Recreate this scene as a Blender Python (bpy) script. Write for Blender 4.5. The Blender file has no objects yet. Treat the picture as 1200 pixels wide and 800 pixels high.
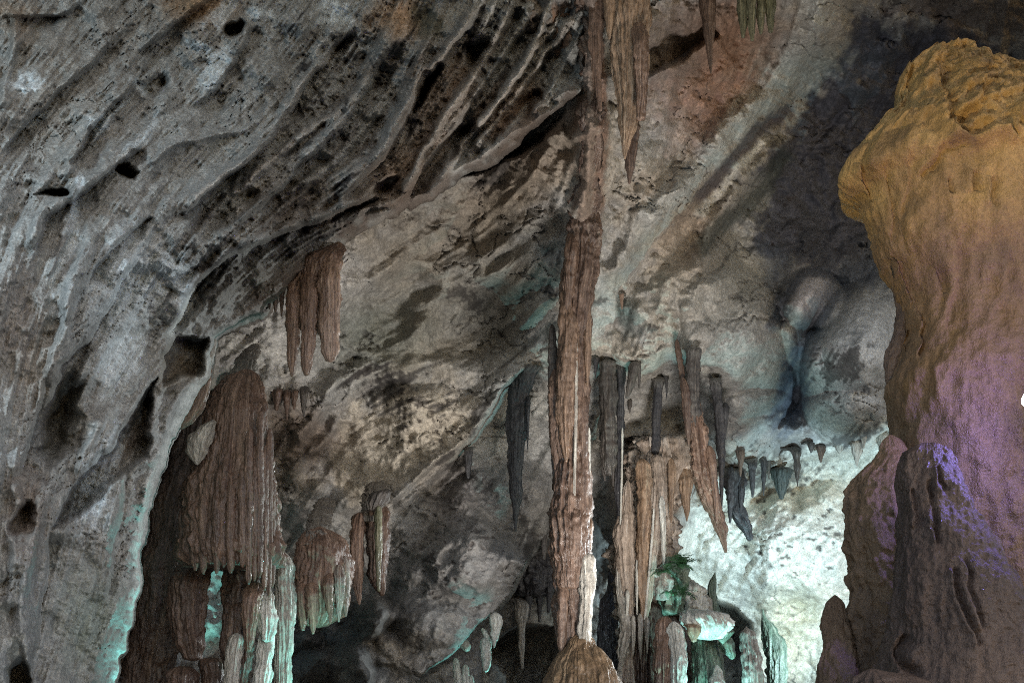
import bpy, math, random
import numpy as np
from mathutils import Vector

# ------------------------------------------------------------------ scene, camera, light
sc = bpy.context.scene
C = sc.collection
F, HX, HY, EYE = 1300.0, 600.0, 850.0, 1.6          # focal length in photo pixels, principal point, eye height


def P(px, py, Y):
    """a point seen at (px, py) of the photograph that lies Y metres into the cave"""
    return Vector(((px - HX) / F * Y, Y, EYE + (HY - py) / F * Y))


cam = bpy.data.cameras.new('camera')
cam.sensor_fit = 'HORIZONTAL'
cam.sensor_width = 36.0
cam.lens = 36.0 * F / 1200.0
cam.shift_y = (HY - 400.0) / 1200.0
cam.clip_start = 0.05
cam.clip_end = 500
co = bpy.data.objects.new('camera', cam)
C.objects.link(co)
co.location = (0, 0, EYE)
co.rotation_euler = (math.radians(90), 0, 0)
sc.camera = co

w = bpy.data.worlds.new('World')
sc.world = w
w.use_nodes = True
nt = w.node_tree
bg = nt.nodes['Background']
sky = nt.nodes.new('ShaderNodeTexSky')
sky.sky_type = 'NISHITA'
sky.sun_disc = False
sky.sun_elevation = math.radians(35)
sky.sun_rotation = math.radians(150)
nt.links.new(sky.outputs[0], bg.inputs[0])
bg.inputs[1].default_value = 0.09                     # dim sky fill, added through the opening left behind the camera


def lamp(name, loc, aim, power, color, size=0.15, angle=100, blend=0.6):
    l = bpy.data.lights.new(name, 'SPOT')
    l.energy = power
    l.color = color
    l.shadow_soft_size = size
    l.spot_size = math.radians(angle)
    l.spot_blend = blend
    o = bpy.data.objects.new(name, l)
    C.objects.link(o)
    o.location = loc
    o.rotation_euler = (Vector(aim) - Vector(loc)).to_track_quat('-Z', 'Y').to_euler()
    return o


CYAN = (0.62, 0.88, 1.0)
TEAL = (0.30, 0.95, 0.92)
lamp('floodlight_back', P(1090, 770, 17.6), P(900, 680, 24), 800, CYAN, 0.2, 84, 0.45)
lamp('floodlight_stalagmite', (0.6, 2.2, 0.9), P(1120, 110, 7.6), 540, (1.0, 0.82, 0.48), 0.12, 33, 1.0)
lamp('floodlight_left_high', (-4.3, 4.0, 5.2), P(260, 230, 10.5), 340, (0.66, 0.85, 1.0), 0.4, 120, 0.7)
lamp('floodlight_left_low', (-0.9, 4.4, 0.5), P(90, 330, 9.0), 75, (0.76, 0.90, 1.0), 0.15, 105, 0.8)
lamp('fill_hollow', P(890, 900, 11), P(620, 320, 17.5), 1450, (1.0, 0.95, 0.90), 0.7, 78, 0.9)  # unseen fill lamp, added to brighten the hollow
lamp('floodlight_side', P(1100, 640, 18.2), P(330, 630, 13), 1600, (0.90, 0.98, 1.0), 0.12, 42, 0.9)
lamp('floodlight_teal_curtain', P(432, 890, 12.5), P(330, 720, 12.9), 110, TEAL, 0.06, 60, 0.6)
lamp('floodlight_teal_pillar', P(236, 900, 11.4), P(138, 700, 9.5), 150, TEAL, 0.06, 50, 0.9)
lamp('floodlight_teal_recess', P(248, 900, 16.4), P(247, 735, 18), 300, TEAL, 0.06, 28, 0.6)
lamp('floodlight_teal_columns', P(850, 930, 17), P(800, 740, 18.5), 400, (0.42, 0.95, 0.97), 0.06, 66, 0.6)
lamp('floodlight_teal_ledge', P(612, 850, 18.4), P(556, 775, 18.0), 75, TEAL, 0.06, 50, 0.5)

vs = sc.view_settings
vs.view_transform = 'Standard'
vs.look = 'None'
vs.exposure = 1.32
vs.gamma = 1.0
vs.use_curve_mapping = False
sc.cycles.use_denoising = False
sc.cycles.sample_clamp_indirect = 2.0
sc.cycles.filter_width = 1.1
sc.cycles.max_bounces = 4
sc.cycles.diffuse_bounces = 3

# ------------------------------------------------------------------ numeric helpers
RS = np.random.RandomState(7)
PERM = np.concatenate([RS.permutation(256)] * 3)
GR = RS.normal(size=(256, 3))
GR /= np.linalg.norm(GR, axis=1)[:, None]


GX, GY, GZ = [np.ascontiguousarray(GR[:, i], np.float32) for i in range(3)]
PERM = PERM.astype(np.int32)


def perlin(x, y, z=0.0, seed=0):
    x = np.asarray(x, np.float32); y = np.asarray(y, np.float32); z = np.asarray(z, np.float32) + np.float32(seed * 17.37)
    def split(a):
        f = np.floor(a); i = f.astype(np.int32) & 255; f = a - f
        return i, f, f * f * f * (f * (f * 6 - 15) + 10)
    (xi, xf, u), (yi, yf, v), (zi, zf, t) = split(x), split(y), split(z)
    out = 0
    for dx in (0, 1):
        px_ = PERM[(xi + dx) & 255]; wx = u if dx else 1 - u; fx = xf - dx
        for dy in (0, 1):
            pxy = PERM[px_ + ((yi + dy) & 255)]; wxy = wx * (v if dy else 1 - v); fy = yf - dy
            for dz in (0, 1):
                h = PERM[pxy + ((zi + dz) & 255)]
                d = GX[h] * fx + GY[h] * fy + GZ[h] * (zf - dz)
                out = out + d * wxy * (t if dz else 1 - t)
    return out * np.float32(1.5)


def fbm(x, y, z=0.0, octv=4, seed=0, gain=0.5):
    o, a, s = 0, 1.0, 1.0
    for i in range(octv):
        o = o + a * perlin(x * s, y * s, z * s if not np.isscalar(z) else z, seed + i * 3)
        a *= gain; s *= 2.03
    return o


def sstep(a, b, x):
    t = np.clip((x - a) / (b - a), 0, 1)
    return t * t * (3 - 2 * t)


def S(r, g, b):
    c = np.array([r, g, b], float) / 255
    return np.where(c <= 0.04045, c / 12.92, ((c + 0.055) / 1.055) ** 2.4)


def mix(a, b, t):
    return a + (b - a) * t[..., None]


def tps(pts):
    """thin-plate spline through (px, py, value)"""
    p = np.array(pts, float)
    xy, v = p[:, :2] / 400.0, p[:, 2]
    n = len(p)

    def U(r2):
        return np.where(r2 > 1e-12, r2 * np.log(r2 + 1e-12), 0)
    d2 = ((xy[:, None] - xy[None]) ** 2).sum(-1)
    A = np.zeros((n + 3, n + 3))
    A[:n, :n] = U(d2) + np.eye(n) * 1e-3
    A[:n, n] = 1; A[:n, n + 1:] = xy
    A[n, :n] = 1; A[n + 1:, :n] = xy.T
    s = np.linalg.solve(A, np.concatenate([v, np.zeros(3)]))

    def f(x, y):
        x = np.asarray(x) / 400.0; y = np.asarray(y) / 400.0
        o = s[n] + s[n + 1] * x + s[n + 2] * y
        for i in range(n):
            o = o + s[i] * U((x - xy[i, 0]) ** 2 + (y - xy[i, 1]) ** 2)
        return o
    return f


def segdist(X, Y, poly):
    """distance to a polyline, signed side (+ to the right of its run, y down) and run parameter"""
    best = np.full(X.shape, 1e9, np.float32); side = np.ones(X.shape, np.float32); tt = np.zeros(X.shape, np.float32)
    p = np.array(poly, float)
    L = np.concatenate([[0], np.cumsum(np.hypot(*np.diff(p, axis=0).T))])
    for i in range(len(p) - 1):
        ax, ay = p[i]; bx, by = p[i + 1]
        dx, dy = bx - ax, by - ay
        t = np.clip(((X - ax) * dx + (Y - ay) * dy) / (dx * dx + dy * dy + 1e-9), 0, 1)
        ex, ey = X - ax - t * dx, Y - ay - t * dy
        d = np.hypot(ex, ey)
        m = d < best
        best = np.where(m, d, best)
        side = np.where(m, np.sign(dx * ey - dy * ex), side)
        tt = np.where(m, (L[i] + t * (L[i + 1] - L[i])) / L[-1], tt)
    return best, side, tt


def inside(X, Y, poly):
    c = np.zeros(X.shape, bool)
    p = list(poly)
    for (ax, ay), (bx, by) in zip(p, p[1:] + p[:1]):
        c ^= ((ay > Y) != (by > Y)) & (X < (bx - ax) * (Y - ay) / (by - ay + 1e-9) + ax)
    return c


def smooth(poly, n=3):
    p = np.array(poly, float)
    for _ in range(n):
        q = [p[0]]
        for a, b in zip(p[:-1], p[1:]):
            q += [a * .75 + b * .25, a * .25 + b * .75]
        q.append(p[-1]); p = np.array(q)
    return p


class Sheet:
    """a rock face described over the part of the cave it fills: depth in metres and surface colour at every point"""

    def __init__(s, x0, x1, y0, y1, step, dens, seed):
        def ax(a, b, d0, d1):
            inn = np.arange(max(a, d0), min(b, d1) + 1e-6, step)
            lo = np.arange(inn[0] - 4, a - 4, -4)[::-1] if a < d0 else np.array([])
            hi = np.arange(inn[-1] + 4, b + 4, 4) if b > d1 else np.array([])
            return np.concatenate([lo, inn, hi])
        s.xs, s.ys = ax(x0, x1, *dens[0]), ax(y0, y1, *dens[1])
        X, Y = np.meshgrid(s.xs, s.ys)
        s.X, s.Y = X.astype(np.float32), Y.astype(np.float32)
        s.seed = seed
        wx = fbm(X / 60, Y / 60, 0, 4, seed) ; wy = fbm(X / 60, Y / 60, 0, 4, seed + 50)
        s.WX, s.WY = s.X + 11 * wx, s.Y + 11 * wy
        s.fine = fbm(X / 9, Y / 9, 0, 3, seed + 90)
        s.mid = fbm(X / 40, Y / 40, 0, 4, seed + 95, .6)
        s.D = np.zeros(s.X.shape, np.float32)
        s.col = np.zeros(s.X.shape + (3,), np.float32)

    def sl(s, xa, xb, ya, yb):
        return (slice(*np.searchsorted(s.ys, [ya, yb])), slice(*np.searchsorted(s.xs, [xa, xb])))

    def win(s, poly, m):
        p = np.array(poly, float)
        return s.sl(p[:, 0].min() - m, p[:, 0].max() + m, p[:, 1].min() - m, p[:, 1].max() + m)

    def lic(s, ang, length, blur, seed, n=18):
        rs = np.random.RandomState(seed)
        H, W = s.X.shape
        if blur:
            nz = perlin(s.X / blur, s.Y / blur, 0, seed) * 2
        else:
            nz = rs.normal(size=(H, W)).astype(np.float32)
        vx, vy = np.cos(ang), -np.sin(ang)
        acc = nz * 1.0
        gx, gy = np.meshgrid(np.arange(W, dtype=np.float32), np.arange(H, dtype=np.float32))
        n = max(n, int(length / 2)); st = length / n
        for sg in (1, -1):
            x, y = gx.copy(), gy.copy()
            for k in range(n):
                ix, iy = np.clip(x, 0, W - 1).astype(np.int32), np.clip(y, 0, H - 1).astype(np.int32)
                x += sg * st * vx[iy, ix]; y += sg * st * vy[iy, ix]
                acc += nz[np.clip(y, 0, H - 1).astype(np.int32), np.clip(x, 0, W - 1).astype(np.int32)] * (1 - k / n)
        acc -= acc.mean()
        return acc / acc.std()

    # --- relief, metres towards the cave (+h comes nearer)
    def ridge(s, poly, wd, h, sm=2, asym=1.0):
        p = smooth(poly, sm); k = s.win(p, wd * 4)
        if s.X[k].size == 0: return
        d, sd, t = segdist(s.WX[k] * .6 + s.X[k] * .4, s.WY[k] * .6 + s.Y[k] * .4, p)
        wv = np.where(sd > 0, wd * asym, wd)
        s.D[k] -= h * np.exp(-(d / wv) ** 2) * sstep(0, .12, t) * sstep(1, .88, t)

    def ledge(s, poly, h, rng, soft=2.0, sm=2, warp=.6):
        """the side to the right of the run lies deeper by h at the edge and recovers over rng pixels"""
        p = smooth(poly, sm); k = s.win(p, rng * 3)
        if s.X[k].size == 0: return
        d, sd, t = segdist(s.WX[k] * warp + s.X[k] * (1 - warp), s.WY[k] * warp + s.Y[k] * (1 - warp), p)
        q = d * sd
        e = sstep(0, .1, t) * sstep(1, .9, t)
        s.D[k] += e * h * (sstep(-soft, soft, q) * np.exp(-np.maximum(q, 0) / rng) - .35 * np.exp(-(q + soft) ** 2 / (rng * .5) ** 2) * (q < soft))

    def bulge(s, cx, cy, rx, ry, h, a=0, p=1.0, warp=.7):
        m = max(rx, ry) * 1.3 + 20; k = s.sl(cx - m, cx + m, cy - m, cy + m)
        if s.X[k].size == 0: return
        x = s.WX[k] * warp + s.X[k] * (1 - warp) - cx; y = s.WY[k] * warp + s.Y[k] * (1 - warp) - cy
        a = math.radians(a); ca, sa = math.cos(a), -math.sin(a)
        r2 = ((x * ca + y * sa) / rx) ** 2 + ((-x * sa + y * ca) / ry) ** 2
        s.D[k] -= h * np.maximum(0, 1 - r2) ** p

    def pit(s, poly, h, soft=4.0, warp=.5):
        p = list(poly) + [poly[0]]; k = s.win(p, soft * 3 + 20)
        if s.X[k].size == 0: return
        x = s.WX[k] * warp + s.X[k] * (1 - warp); y = s.WY[k] * warp + s.Y[k] * (1 - warp)
        d, _, _ = segdist(x, y, p)
        q = np.where(inside(x, y, poly), d, -d)
        s.D[k] += h * sstep(-soft * .4, soft, q)

    # --- mineral colour, with some shade and highlights painted into it
    def paint(s, m, c, k=None):
        k = k if k is not None else (slice(None), slice(None))
        s.col[k] = mix(s.col[k], np.asarray(c, np.float32), np.clip(m, 0, 1).astype(np.float32))

    def spot(s, cx, cy, rx, ry, c, al=1.0, a=0, rough=.5, fine=.25, hard=.5):
        m = max(rx, ry) * 2 + 10; k = s.sl(cx - m, cx + m, cy - m, cy + m)
        if s.X[k].size == 0: return
        x = s.WX[k] - cx; y = s.WY[k] - cy
        a = math.radians(a); ca, sa = math.cos(a), -math.sin(a)
        r = np.sqrt(((x * ca + y * sa) / rx) ** 2 + ((-x * sa + y * ca) / ry) ** 2)
        if min(rx, ry) > 22: hard, fine, rough = .88, fine * .4, rough * .8
        r = r + rough * .4 * s.fine[k] + fine * s.streak[k] * .25
        s.paint(al * sstep(1 + hard * .75, 1 - hard, r), c, k)

    def line(s, poly, wd, c, al=1.0, sm=2, rough=.6):
        p = smooth(poly, sm); k = s.win(p, wd * 4)
        if s.X[k].size == 0: return
        d, _, t = segdist(s.WX[k] * .6 + s.X[k] * .4, s.WY[k] * .6 + s.Y[k] * .4, p)
        d = d / wd + rough * .5 * s.fine[k] + .15 * s.streak[k]
        s.paint(al * sstep(1.3, .4, d) * sstep(0, .1, t) * sstep(1, .9, t), c, k)

    def area(s, poly, c, al=1.0, soft=14.0, rough=1.0):
        p = list(poly) + [poly[0]]; k = s.win(p, soft * 3 + 20)
        if s.X[k].size == 0: return
        d, _, _ = segdist(s.WX[k], s.WY[k], p)
        q = np.where(inside(s.WX[k], s.WY[k], poly), d, -d) / soft
        s.paint(al * sstep(-.6, .8, q + rough * (.5 * s.fine[k] + .1 * s.streak[k] + 1.1 * s.mid[k])), c, k)

    def verts(s):
        D = s.D
        return np.stack([(s.X - HX) / F * D, D, EYE + (HY - s.Y) / F * D], -1)

    def at(s, px, py):
        ix = int(np.clip(np.searchsorted(s.xs, px), 0, len(s.xs) - 1)); iy = int(np.clip(np.searchsorted(s.ys, py), 0, len(s.ys) - 1))
        return float(s.D[iy, ix])


def build_mesh(name, V, quads, col, mat, parent=None, origin=None):
    me = bpy.data.meshes.new(name)
    V = np.asarray(V, np.float32).reshape(-1, 3)
    if origin is not None:
        V = V - np.asarray(origin, np.float32)
    quads = np.asarray(quads, np.int32)
    me.vertices.add(len(V)); me.vertices.foreach_set('co', V.ravel())
    me.loops.add(quads.size); me.loops.foreach_set('vertex_index', quads.ravel())
    me.polygons.add(len(quads))
    me.polygons.foreach_set('loop_start', np.arange(0, quads.size, 4, dtype=np.int32))
    me.polygons.foreach_set('use_smooth', np.ones(len(quads), bool))
    me.update(calc_edges=True)
    if col is not None:
        at = me.attributes.new('col', 'FLOAT_COLOR', 'POINT')
        c4 = np.ones((len(V), 4), np.float32); c4[:, :3] = np.asarray(col, np.float32).reshape(-1, 3)
        at.data.foreach_set('color', c4.ravel())
    me.materials.append(mat)
    o = bpy.data.objects.new(name, me)
    C.objects.link(o)
    if parent is not None: o.parent = parent
    return o


def sheet_object(s, name, mat, keep=None):
    V = s.verts(); H, W = s.X.shape
    idx = np.arange(H * W).reshape(H, W)
    q = np.stack([idx[:-1, :-1], idx[1:, :-1], idx[1:, 1:], idx[:-1, 1:]], -1)
    if keep is not None:
        kf = keep[:-1, :-1] & keep[1:, :-1] & keep[1:, 1:] & keep[:-1, 1:]
        q = q[kf]
    q = q.reshape(-1, 4)
    used = np.zeros(H * W, bool); used[q.ravel()] = True
    re = np.cumsum(used) - 1
    o = build_mesh(name, V.reshape(-1, 3)[used], re[q], s.col.reshape(-1, 3)[used], mat)
    o['kind'] = 'structure'
    return o


# ------------------------------------------------------------------ materials
def rock(name, rough=0.75, bump=0.35, scale=14.0, stretch=1.0, vary=0.25, spec=0.35, wet=0.0, fine=70.0):
    m = bpy.data.materials.new(name); m.use_nodes = True
    n = m.node_tree.nodes; l = m.node_tree.links
    b = n['Principled BSDF']
    at = n.new('ShaderNodeAttribute'); at.attribute_name = 'col'
    tc = n.new('ShaderNodeTexCoord'); mp = n.new('ShaderNodeMapping')
    mp.inputs['Scale'].default_value = (1, 1, stretch)
    l.new(tc.outputs['Object'], mp.inputs['Vector'])
    def noise(sc_, det, ro=0.6):
        t = n.new('ShaderNodeTexNoise'); t.inputs['Scale'].default_value = sc_; t.inputs['Detail'].default_value = det
        t.inputs['Roughness'].default_value = ro; l.new(mp.outputs[0], t.inputs['Vector']); return t
    n1, n2 = noise(scale, 6, 0.65), noise(fine, 3, 0.7)
    vr = n.new('ShaderNodeMapRange'); vr.inputs['From Min'].default_value = .3; vr.inputs['From Max'].default_value = .7
    vr.inputs['To Min'].default_value = 1 - vary; vr.inputs['To Max'].default_value = 1 + vary
    l.new(n1.outputs['Fac'], vr.inputs['Value'])
    vr2 = n.new('ShaderNodeMapRange'); vr2.inputs['From Min'].default_value = .3; vr2.inputs['From Max'].default_value = .7
    vr2.inputs['To Min'].default_value = 1 - vary * 1.3; vr2.inputs['To Max'].default_value = 1 + vary * 1.3
    l.new(n2.outputs['Fac'], vr2.inputs['Value'])
    mu = n.new('ShaderNodeMath'); mu.operation = 'MULTIPLY'
    l.new(vr.outputs[0], mu.inputs[0]); l.new(vr2.outputs[0], mu.inputs[1])
    vm = n.new('ShaderNodeVectorMath'); vm.operation = 'SCALE'
    l.new(at.outputs['Color'], vm.inputs[0]); l.new(mu.outputs[0], vm.inputs['Scale'])
    l.new(vm.outputs[0], b.inputs['Base Color'])
    rr = n.new('ShaderNodeMapRange'); rr.inputs['From Min'].default_value = .35; rr.inputs['From Max'].default_value = .65
    rr.inputs['To Min'].default_value = rough - wet; rr.inputs['To Max'].default_value = rough + .1
    n3 = noise(2.3, 4); l.new(n3.outputs['Fac'], rr.inputs['Value']); l.new(rr.outputs[0], b.inputs['Roughness'])
    b.inputs['Specular IOR Level'].default_value = spec
    b1 = n.new('ShaderNodeBump'); b1.inputs['Strength'].default_value = bump; b1.inputs['Distance'].default_value = .04
    b2 = n.new('ShaderNodeBump'); b2.inputs['Strength'].default_value = bump * 1.1; b2.inputs['Distance'].default_value = .022
    l.new(n1.outputs['Fac'], b1.inputs['Height']); l.new(n2.outputs['Fac'], b2.inputs['Height'])
    l.new(b1.outputs[0], b2.inputs['Normal']); l.new(b2.outputs[0], b.inputs['Normal'])
    return m


M_WALL = rock('limestone_wall', .72, .5, 9, 1, .30, .35, .15, 45)
M_WALLB = rock('limestone_far_wall', .78, .55, 6, 1, .30, .3, .1, 30)
M_DRIP = rock('dripstone', .5, .6, 14, .22, .27, .5, .22, 34)
M_GOLD = rock('golden_flowstone', .58, .55, 16, .6, .17, .45, .18, 75)

GRAY, PALE, TAN = S(146, 145, 142), S(182, 180, 174), S(152, 144, 132)
BROWN, RUST, DARK, MANG = S(118, 92, 72), S(142, 98, 68), S(50, 45, 42), S(50, 50, 60)
OCHRE, WHITE, GREEN, DBROWN = S(172, 126, 66), S(226, 226, 216), S(76, 100, 76), S(82, 64, 52)
BLACK = S(30, 29, 30)

# ------------------------------------------------------------------ back wall
B = Sheet(-160, 1460, -330, 1010, 1.5, ((-12, 1212), (-12, 812)), 1)
fB = tps([(300, 0, 15.5), (500, 0, 15.4), (690, 0, 14.6), (740, 0, 14.6), (850, 0, 16), (960, 0, 16.4), (1100, 0, 18), (1250, 0, 19),
          (300, 200, 16.5), (560, 200, 17.4), (690, 150, 15.6), (800, 150, 17), (930, 130, 20), (1050, 150, 21.5), (1250, 150, 21.5),
          (400, 330, 17.0), (550, 300, 18), (680, 300, 16.8), (760, 300, 18.2), (860, 300, 20), (1000, 300, 21.5), (1250, 300, 22),
          (300, 450, 17), (450, 450, 18.5), (560, 420, 18.8), (700, 420, 18.6), (850, 430, 20), (950, 480, 22), (1020, 420, 20.5), (1250, 450, 22),
          (200, 600, 18), (350, 600, 19), (500, 600, 19), (600, 600, 20), (740, 560, 21), (850, 560, 22.6), (950, 560, 24), (1250, 600, 24),
          (200, 800, 18.2), (400, 780, 20), (500, 760, 19.5), (620, 780, 23), (750, 780, 23), (850, 700, 24), (950, 700, 24), (1250, 800, 24),
          (300, -330, 12), (700, -330, 11.5), (1200, -330, 13), (-160, 300, 15), (-160, -330, 11), (-160, 900, 16), (1460, -330, 14), (1460, 400, 20), (1460, 1000, 22),
          (600, 1000, 22), (900, 1000, 22.5), (300, 1000, 18)])
B.D[:] = fB(B.X, B.Y)
angB = tps([(a, b, math.radians(c)) for a, b, c in [
    (430, 330, 38), (560, 300, 32), (640, 210, 60), (690, 100, 88), (690, 300, 88), (750, 200, 65), (830, 200, 52), (900, 100, 60),
    (880, 320, 55), (960, 440, 62), (850, 460, 45), (480, 480, 22), (600, 380, 40), (560, 620, 58), (500, 700, 45), (920, 620, 35),
    (930, 730, 60), (350, 520, 60), (800, 60, 80), (1100, 100, 65), (200, 200, 45), (760, 600, 85), (300, 400, 40)]])(B.X, B.Y).astype(np.float32)
licB3 = B.lic(angB, 70, 30, 14, 22)
licB0, licB1, licB2 = B.lic(angB, 9, 0, 11), B.lic(angB, 26, 4, 12), B.lic(angB, 60, 13, 13)
B.streak = licB1
big = fbm(B.X / 150, B.Y / 150, 0, 4, 21)
med = fbm(B.X / 45, B.Y / 45, 0, 4, 25)
strB = sstep(-.1, .5, fbm(B.X / 110, B.Y / 110, 0, 3, 28))
rgh = fbm(B.WX / 22, B.WY / 18, 0, 5, 31, .6)
rdg = .5 - np.abs(fbm(B.WX / 62, B.WY / 50, 0, 5, 33, .55))
crkB = sstep(.055, .01, np.abs(fbm(B.WX / 60, B.WY / 34, 0, 4, 66))) * sstep(-.1, .3, fbm(B.X / 130, B.Y / 130, 0, 2, 67))
calm = 1 - .55 * sstep(1.3, .6, np.hypot((B.X - 545) / 170, (B.Y - 350) / 130))
calm = calm * (1 - .6 * sstep(1.25, .7, np.hypot((B.X - 940) / 150, (B.Y - 420) / 120)))
B.D += .08 * crkB + .07 * calm * np.minimum(np.abs(licB3), 1.5)
B.D -= .55 * big + .27 * calm * med + .006 * licB0 + (.004 + .010 * strB) * licB1 + (.004 + .016 * strB) * licB2 + .06 * calm * rgh + .22 * calm * rdg

# relief of the hollow and the ribs that cross it
for pl, wd, h in [([(400, 395), (470, 340), (560, 300), (650, 255), (690, 215)], 8, .13), ([(410, 420), (480, 360), (570, 325), (690, 262)], 8, .13),
                  ([(395, 350), (470, 300), (540, 250), (610, 205)], 8, .13), ([(610, 385), (640, 350), (690, 335)], 5, .2),
                  ([(660, 300), (690, 265)], 4, .15), ([(520, 400), (560, 330), (600, 310)], 4, .12),
                  ([(540, 280), (620, 215), (660, 150)], 4, .12), ([(650, 250), (672, 190), (682, 140)], 5, .15),
                  ([(690, -60), (692, 60), (690, 180), (684, 300)], 12, .5), ([(702, 120), (706, 200), (700, 290)], 6, .25),
                  ([(962, -30), (950, 50), (890, 120), (800, 215), (735, 290), (700, 350)], 16, .7), ([(900, 130), (850, 190), (790, 250)], 6, .2),
                  ([(930, 160), (880, 200), (845, 250), (800, 330)], 10, .4), ([(340, 520), (380, 470), (400, 440)], 8, .4), ([(330, 560), (375, 515), (400, 480)], 6, .3)]:
    B.ridge(pl, wd, h)
# ledges: deeper on the right of the run
B.ledge([(430, 600), (480, 575), (530, 530), (580, 470), (632, 425)][::-1], -.6, 40, 3)
B.ledge([(632, 428), (590, 470), (540, 530), (500, 575), (455, 605)], -.7, 60, 4)
B.ledge([(630, 640), (600, 700), (528, 765), (440, 860)], -3.4, 90, 4)
B.ledge([(700, 330), (650, 395), (560, 420), (440, 415), (330, 470)], .25, 40, 8)
B.ledge([(760, 60), (700, 90)], .5, 30, 5)
B.ledge([(845, 40), (800, 65), (755, 90)], .8, 30, 4)
B.pit([(480, 205), (560, 180), (640, 140), (665, 128), (640, 165), (580, 195), (520, 212)], 1.2, 9)
# boulders of the right wall
B.bulge(950, 350, 40, 36, 1.6, 0, 1.0, .5)
B.bulge(942, 400, 22, 60, .9, 12, 1)
B.bulge(1010, 420, 68, 108, 2.6, -22, .9, .5)
B.ridge([(992, 322), (952, 385), (932, 430), (924, 505)], 20, -.7)
B.bulge(865, 400, 70, 90, 1.3, 20, .8)
B.bulge(880, 500, 60, 45, .9, 0, .8)
B.bulge(980, 500, 70, 40, .9, 10, .8)
B.bulge(770, 400, 70, 60, .7, 35, 1)
B.bulge(820, 330, 60, 40, .9, 25, 1)
B.bulge(766, 585, 56, 95, 2.4, 0, 1.6)
B.bulge(930, 640, 120, 70, 1.8, 15, 1.2)
B.bulge(580, 620, 90, 70, 1.0, 40, .8)
B.bulge(520, 690, 80, 60, .9, 40, .9)
B.bulge(480, 480, 60, 30, .5, 10, 1)
B.bulge(460, 360, 70, 40, -.7, 40, 1)
B.bulge(560, 380, 60, 60, -.6, 30, 1)
B.bulge(380, 600, 50, 40, .8, 0, 1)
B.pit([(838, 700), (862, 712), (880, 730), (888, 800), (888, 900), (838, 900), (832, 760)], 2.5, 6)
B.pit([(560, 760), (610, 728), (650, 735), (655, 800), (660, 940), (540, 940)], 2.0, 8)
B.ledge([(1060, 495), (1000, 525), (940, 540), (880, 560), (850, 575)], -1.0, 50, 3)
B.ledge([(740, 575), (800, 590), (850, 585)], -.6, 40, 4)
for i in range(14):
    a = RS.uniform(0, 1); B.bulge(360 + 90 * RS.rand(), 700 + 120 * RS.rand(), RS.uniform(14, 34), RS.uniform(12, 26), RS.uniform(.5, 1.2), RS.uniform(0, 90), .8)

# colours of the back wall
B.col[:] = GRAY
B.paint(sstep(-.5, .7, big + .5 * rgh), TAN * .92)
B.paint(.3 * sstep(0, 1.5, licB1 * strB + rgh), PALE)
B.paint(.22 * sstep(.5, 1.6, -licB2 * strB - rgh), DBROWN)
B.spot(600, 210, 110, 50, S(128, 113, 98), .7, 35); B.spot(545, 360, 110, 60, S(116, 114, 106), .7, 35)
B.spot(440, 390, 60, 50, S(96, 102, 94), .65, 40); B.spot(470, 300, 60, 40, S(134, 124, 108), .6, 35)
B.spot(850, 60, 70, 70, S(138, 104, 82), .9); B.spot(780, 60, 50, 60, S(112, 100, 92), .8); B.spot(820, 130, 50, 50, S(150, 116, 100), .7)
B.spot(800, 250, 50, 60, S(150, 130, 112), .6)
B.spot(610, 30, 60, 60, DBROWN, .6); B.spot(570, 260, 60, 30, S(134, 122, 104), .6, 35)
B.line([(690, -60), (692, 60), (690, 180), (684, 300), (672, 380)], 15, S(114, 92, 78), .65); B.line([(705, 30), (706, 150), (704, 260)], 7, S(124, 92, 74), .7)
B.line([(660, 0), (655, 60), (668, 110)], 12, S(122, 84, 54), .7)
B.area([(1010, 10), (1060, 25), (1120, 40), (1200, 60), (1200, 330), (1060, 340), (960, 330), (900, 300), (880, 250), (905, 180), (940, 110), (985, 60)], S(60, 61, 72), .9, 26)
B.area([(1000, 0), (1230, -10), (1230, 60), (1120, 35), (1040, 15)], S(108, 98, 92), .8, 14)
B.line([(985, 330), (940, 390), (935, 440), (925, 500)], 16, S(66, 76, 92), .8)  # blue-dark shade painted along the crevice
B.line([(930, 170), (870, 250), (810, 300)], 12, S(60, 66, 62), .75); B.spot(735, 370, 14, 18, S(70, 82, 80), .8)
B.line([(962, -30), (950, 50), (890, 120), (800, 215), (740, 285)], 17, S(166, 166, 161), .8)
B.line([(930, 115), (870, 170), (810, 240)], 9, S(66, 60, 66), .75); B.line([(900, 160), (850, 215), (812, 262)], 6, S(200, 198, 190), .6)
B.spot(950, 345, 34, 28, S(172, 164, 163), .95); B.spot(1005, 420, 60, 95, S(180, 182, 184), .9, -22); B.spot(860, 410, 70, 70, S(136, 136, 134), .8)
B.spot(870, 490, 50, 40, S(138, 138, 138), .8); B.spot(870, 340, 50, 30, S(150, 146, 138), .7, 20)
B.spot(920, 470, 16, 50, S(74, 86, 104), .7)  # crevice shade carried further down in the colour
B.area([(770, 640), (840, 560), (930, 540), (1050, 490), (1060, 640), (1000, 800), (770, 800)], WHITE, .9, 14)
B.spot(930, 740, 40, 70, S(214, 208, 182), .8); B.spot(930, 580, 60, 20, S(200, 190, 168), .5)
B.spot(770, 560, 45, 40, S(150, 128, 112), .8); B.spot(760, 620, 40, 60, S(140, 118, 100), .7)
B.spot(860, 760, 28, 50, S(84, 78, 80), .9)  # dark patch paints the gloom of the opening into the wall colour
B.area([(410, 470), (500, 455), (560, 470), (540, 520), (470, 570), (420, 590), (380, 560)], S(172, 163, 148), .7, 12)
B.spot(560, 660, 120, 90, S(106, 104, 102), .9, 40); B.spot(540, 570, 50, 30, S(88, 84, 86), .6, 50); B.spot(600, 505, 40, 60, S(186, 186, 182), .8)
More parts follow.
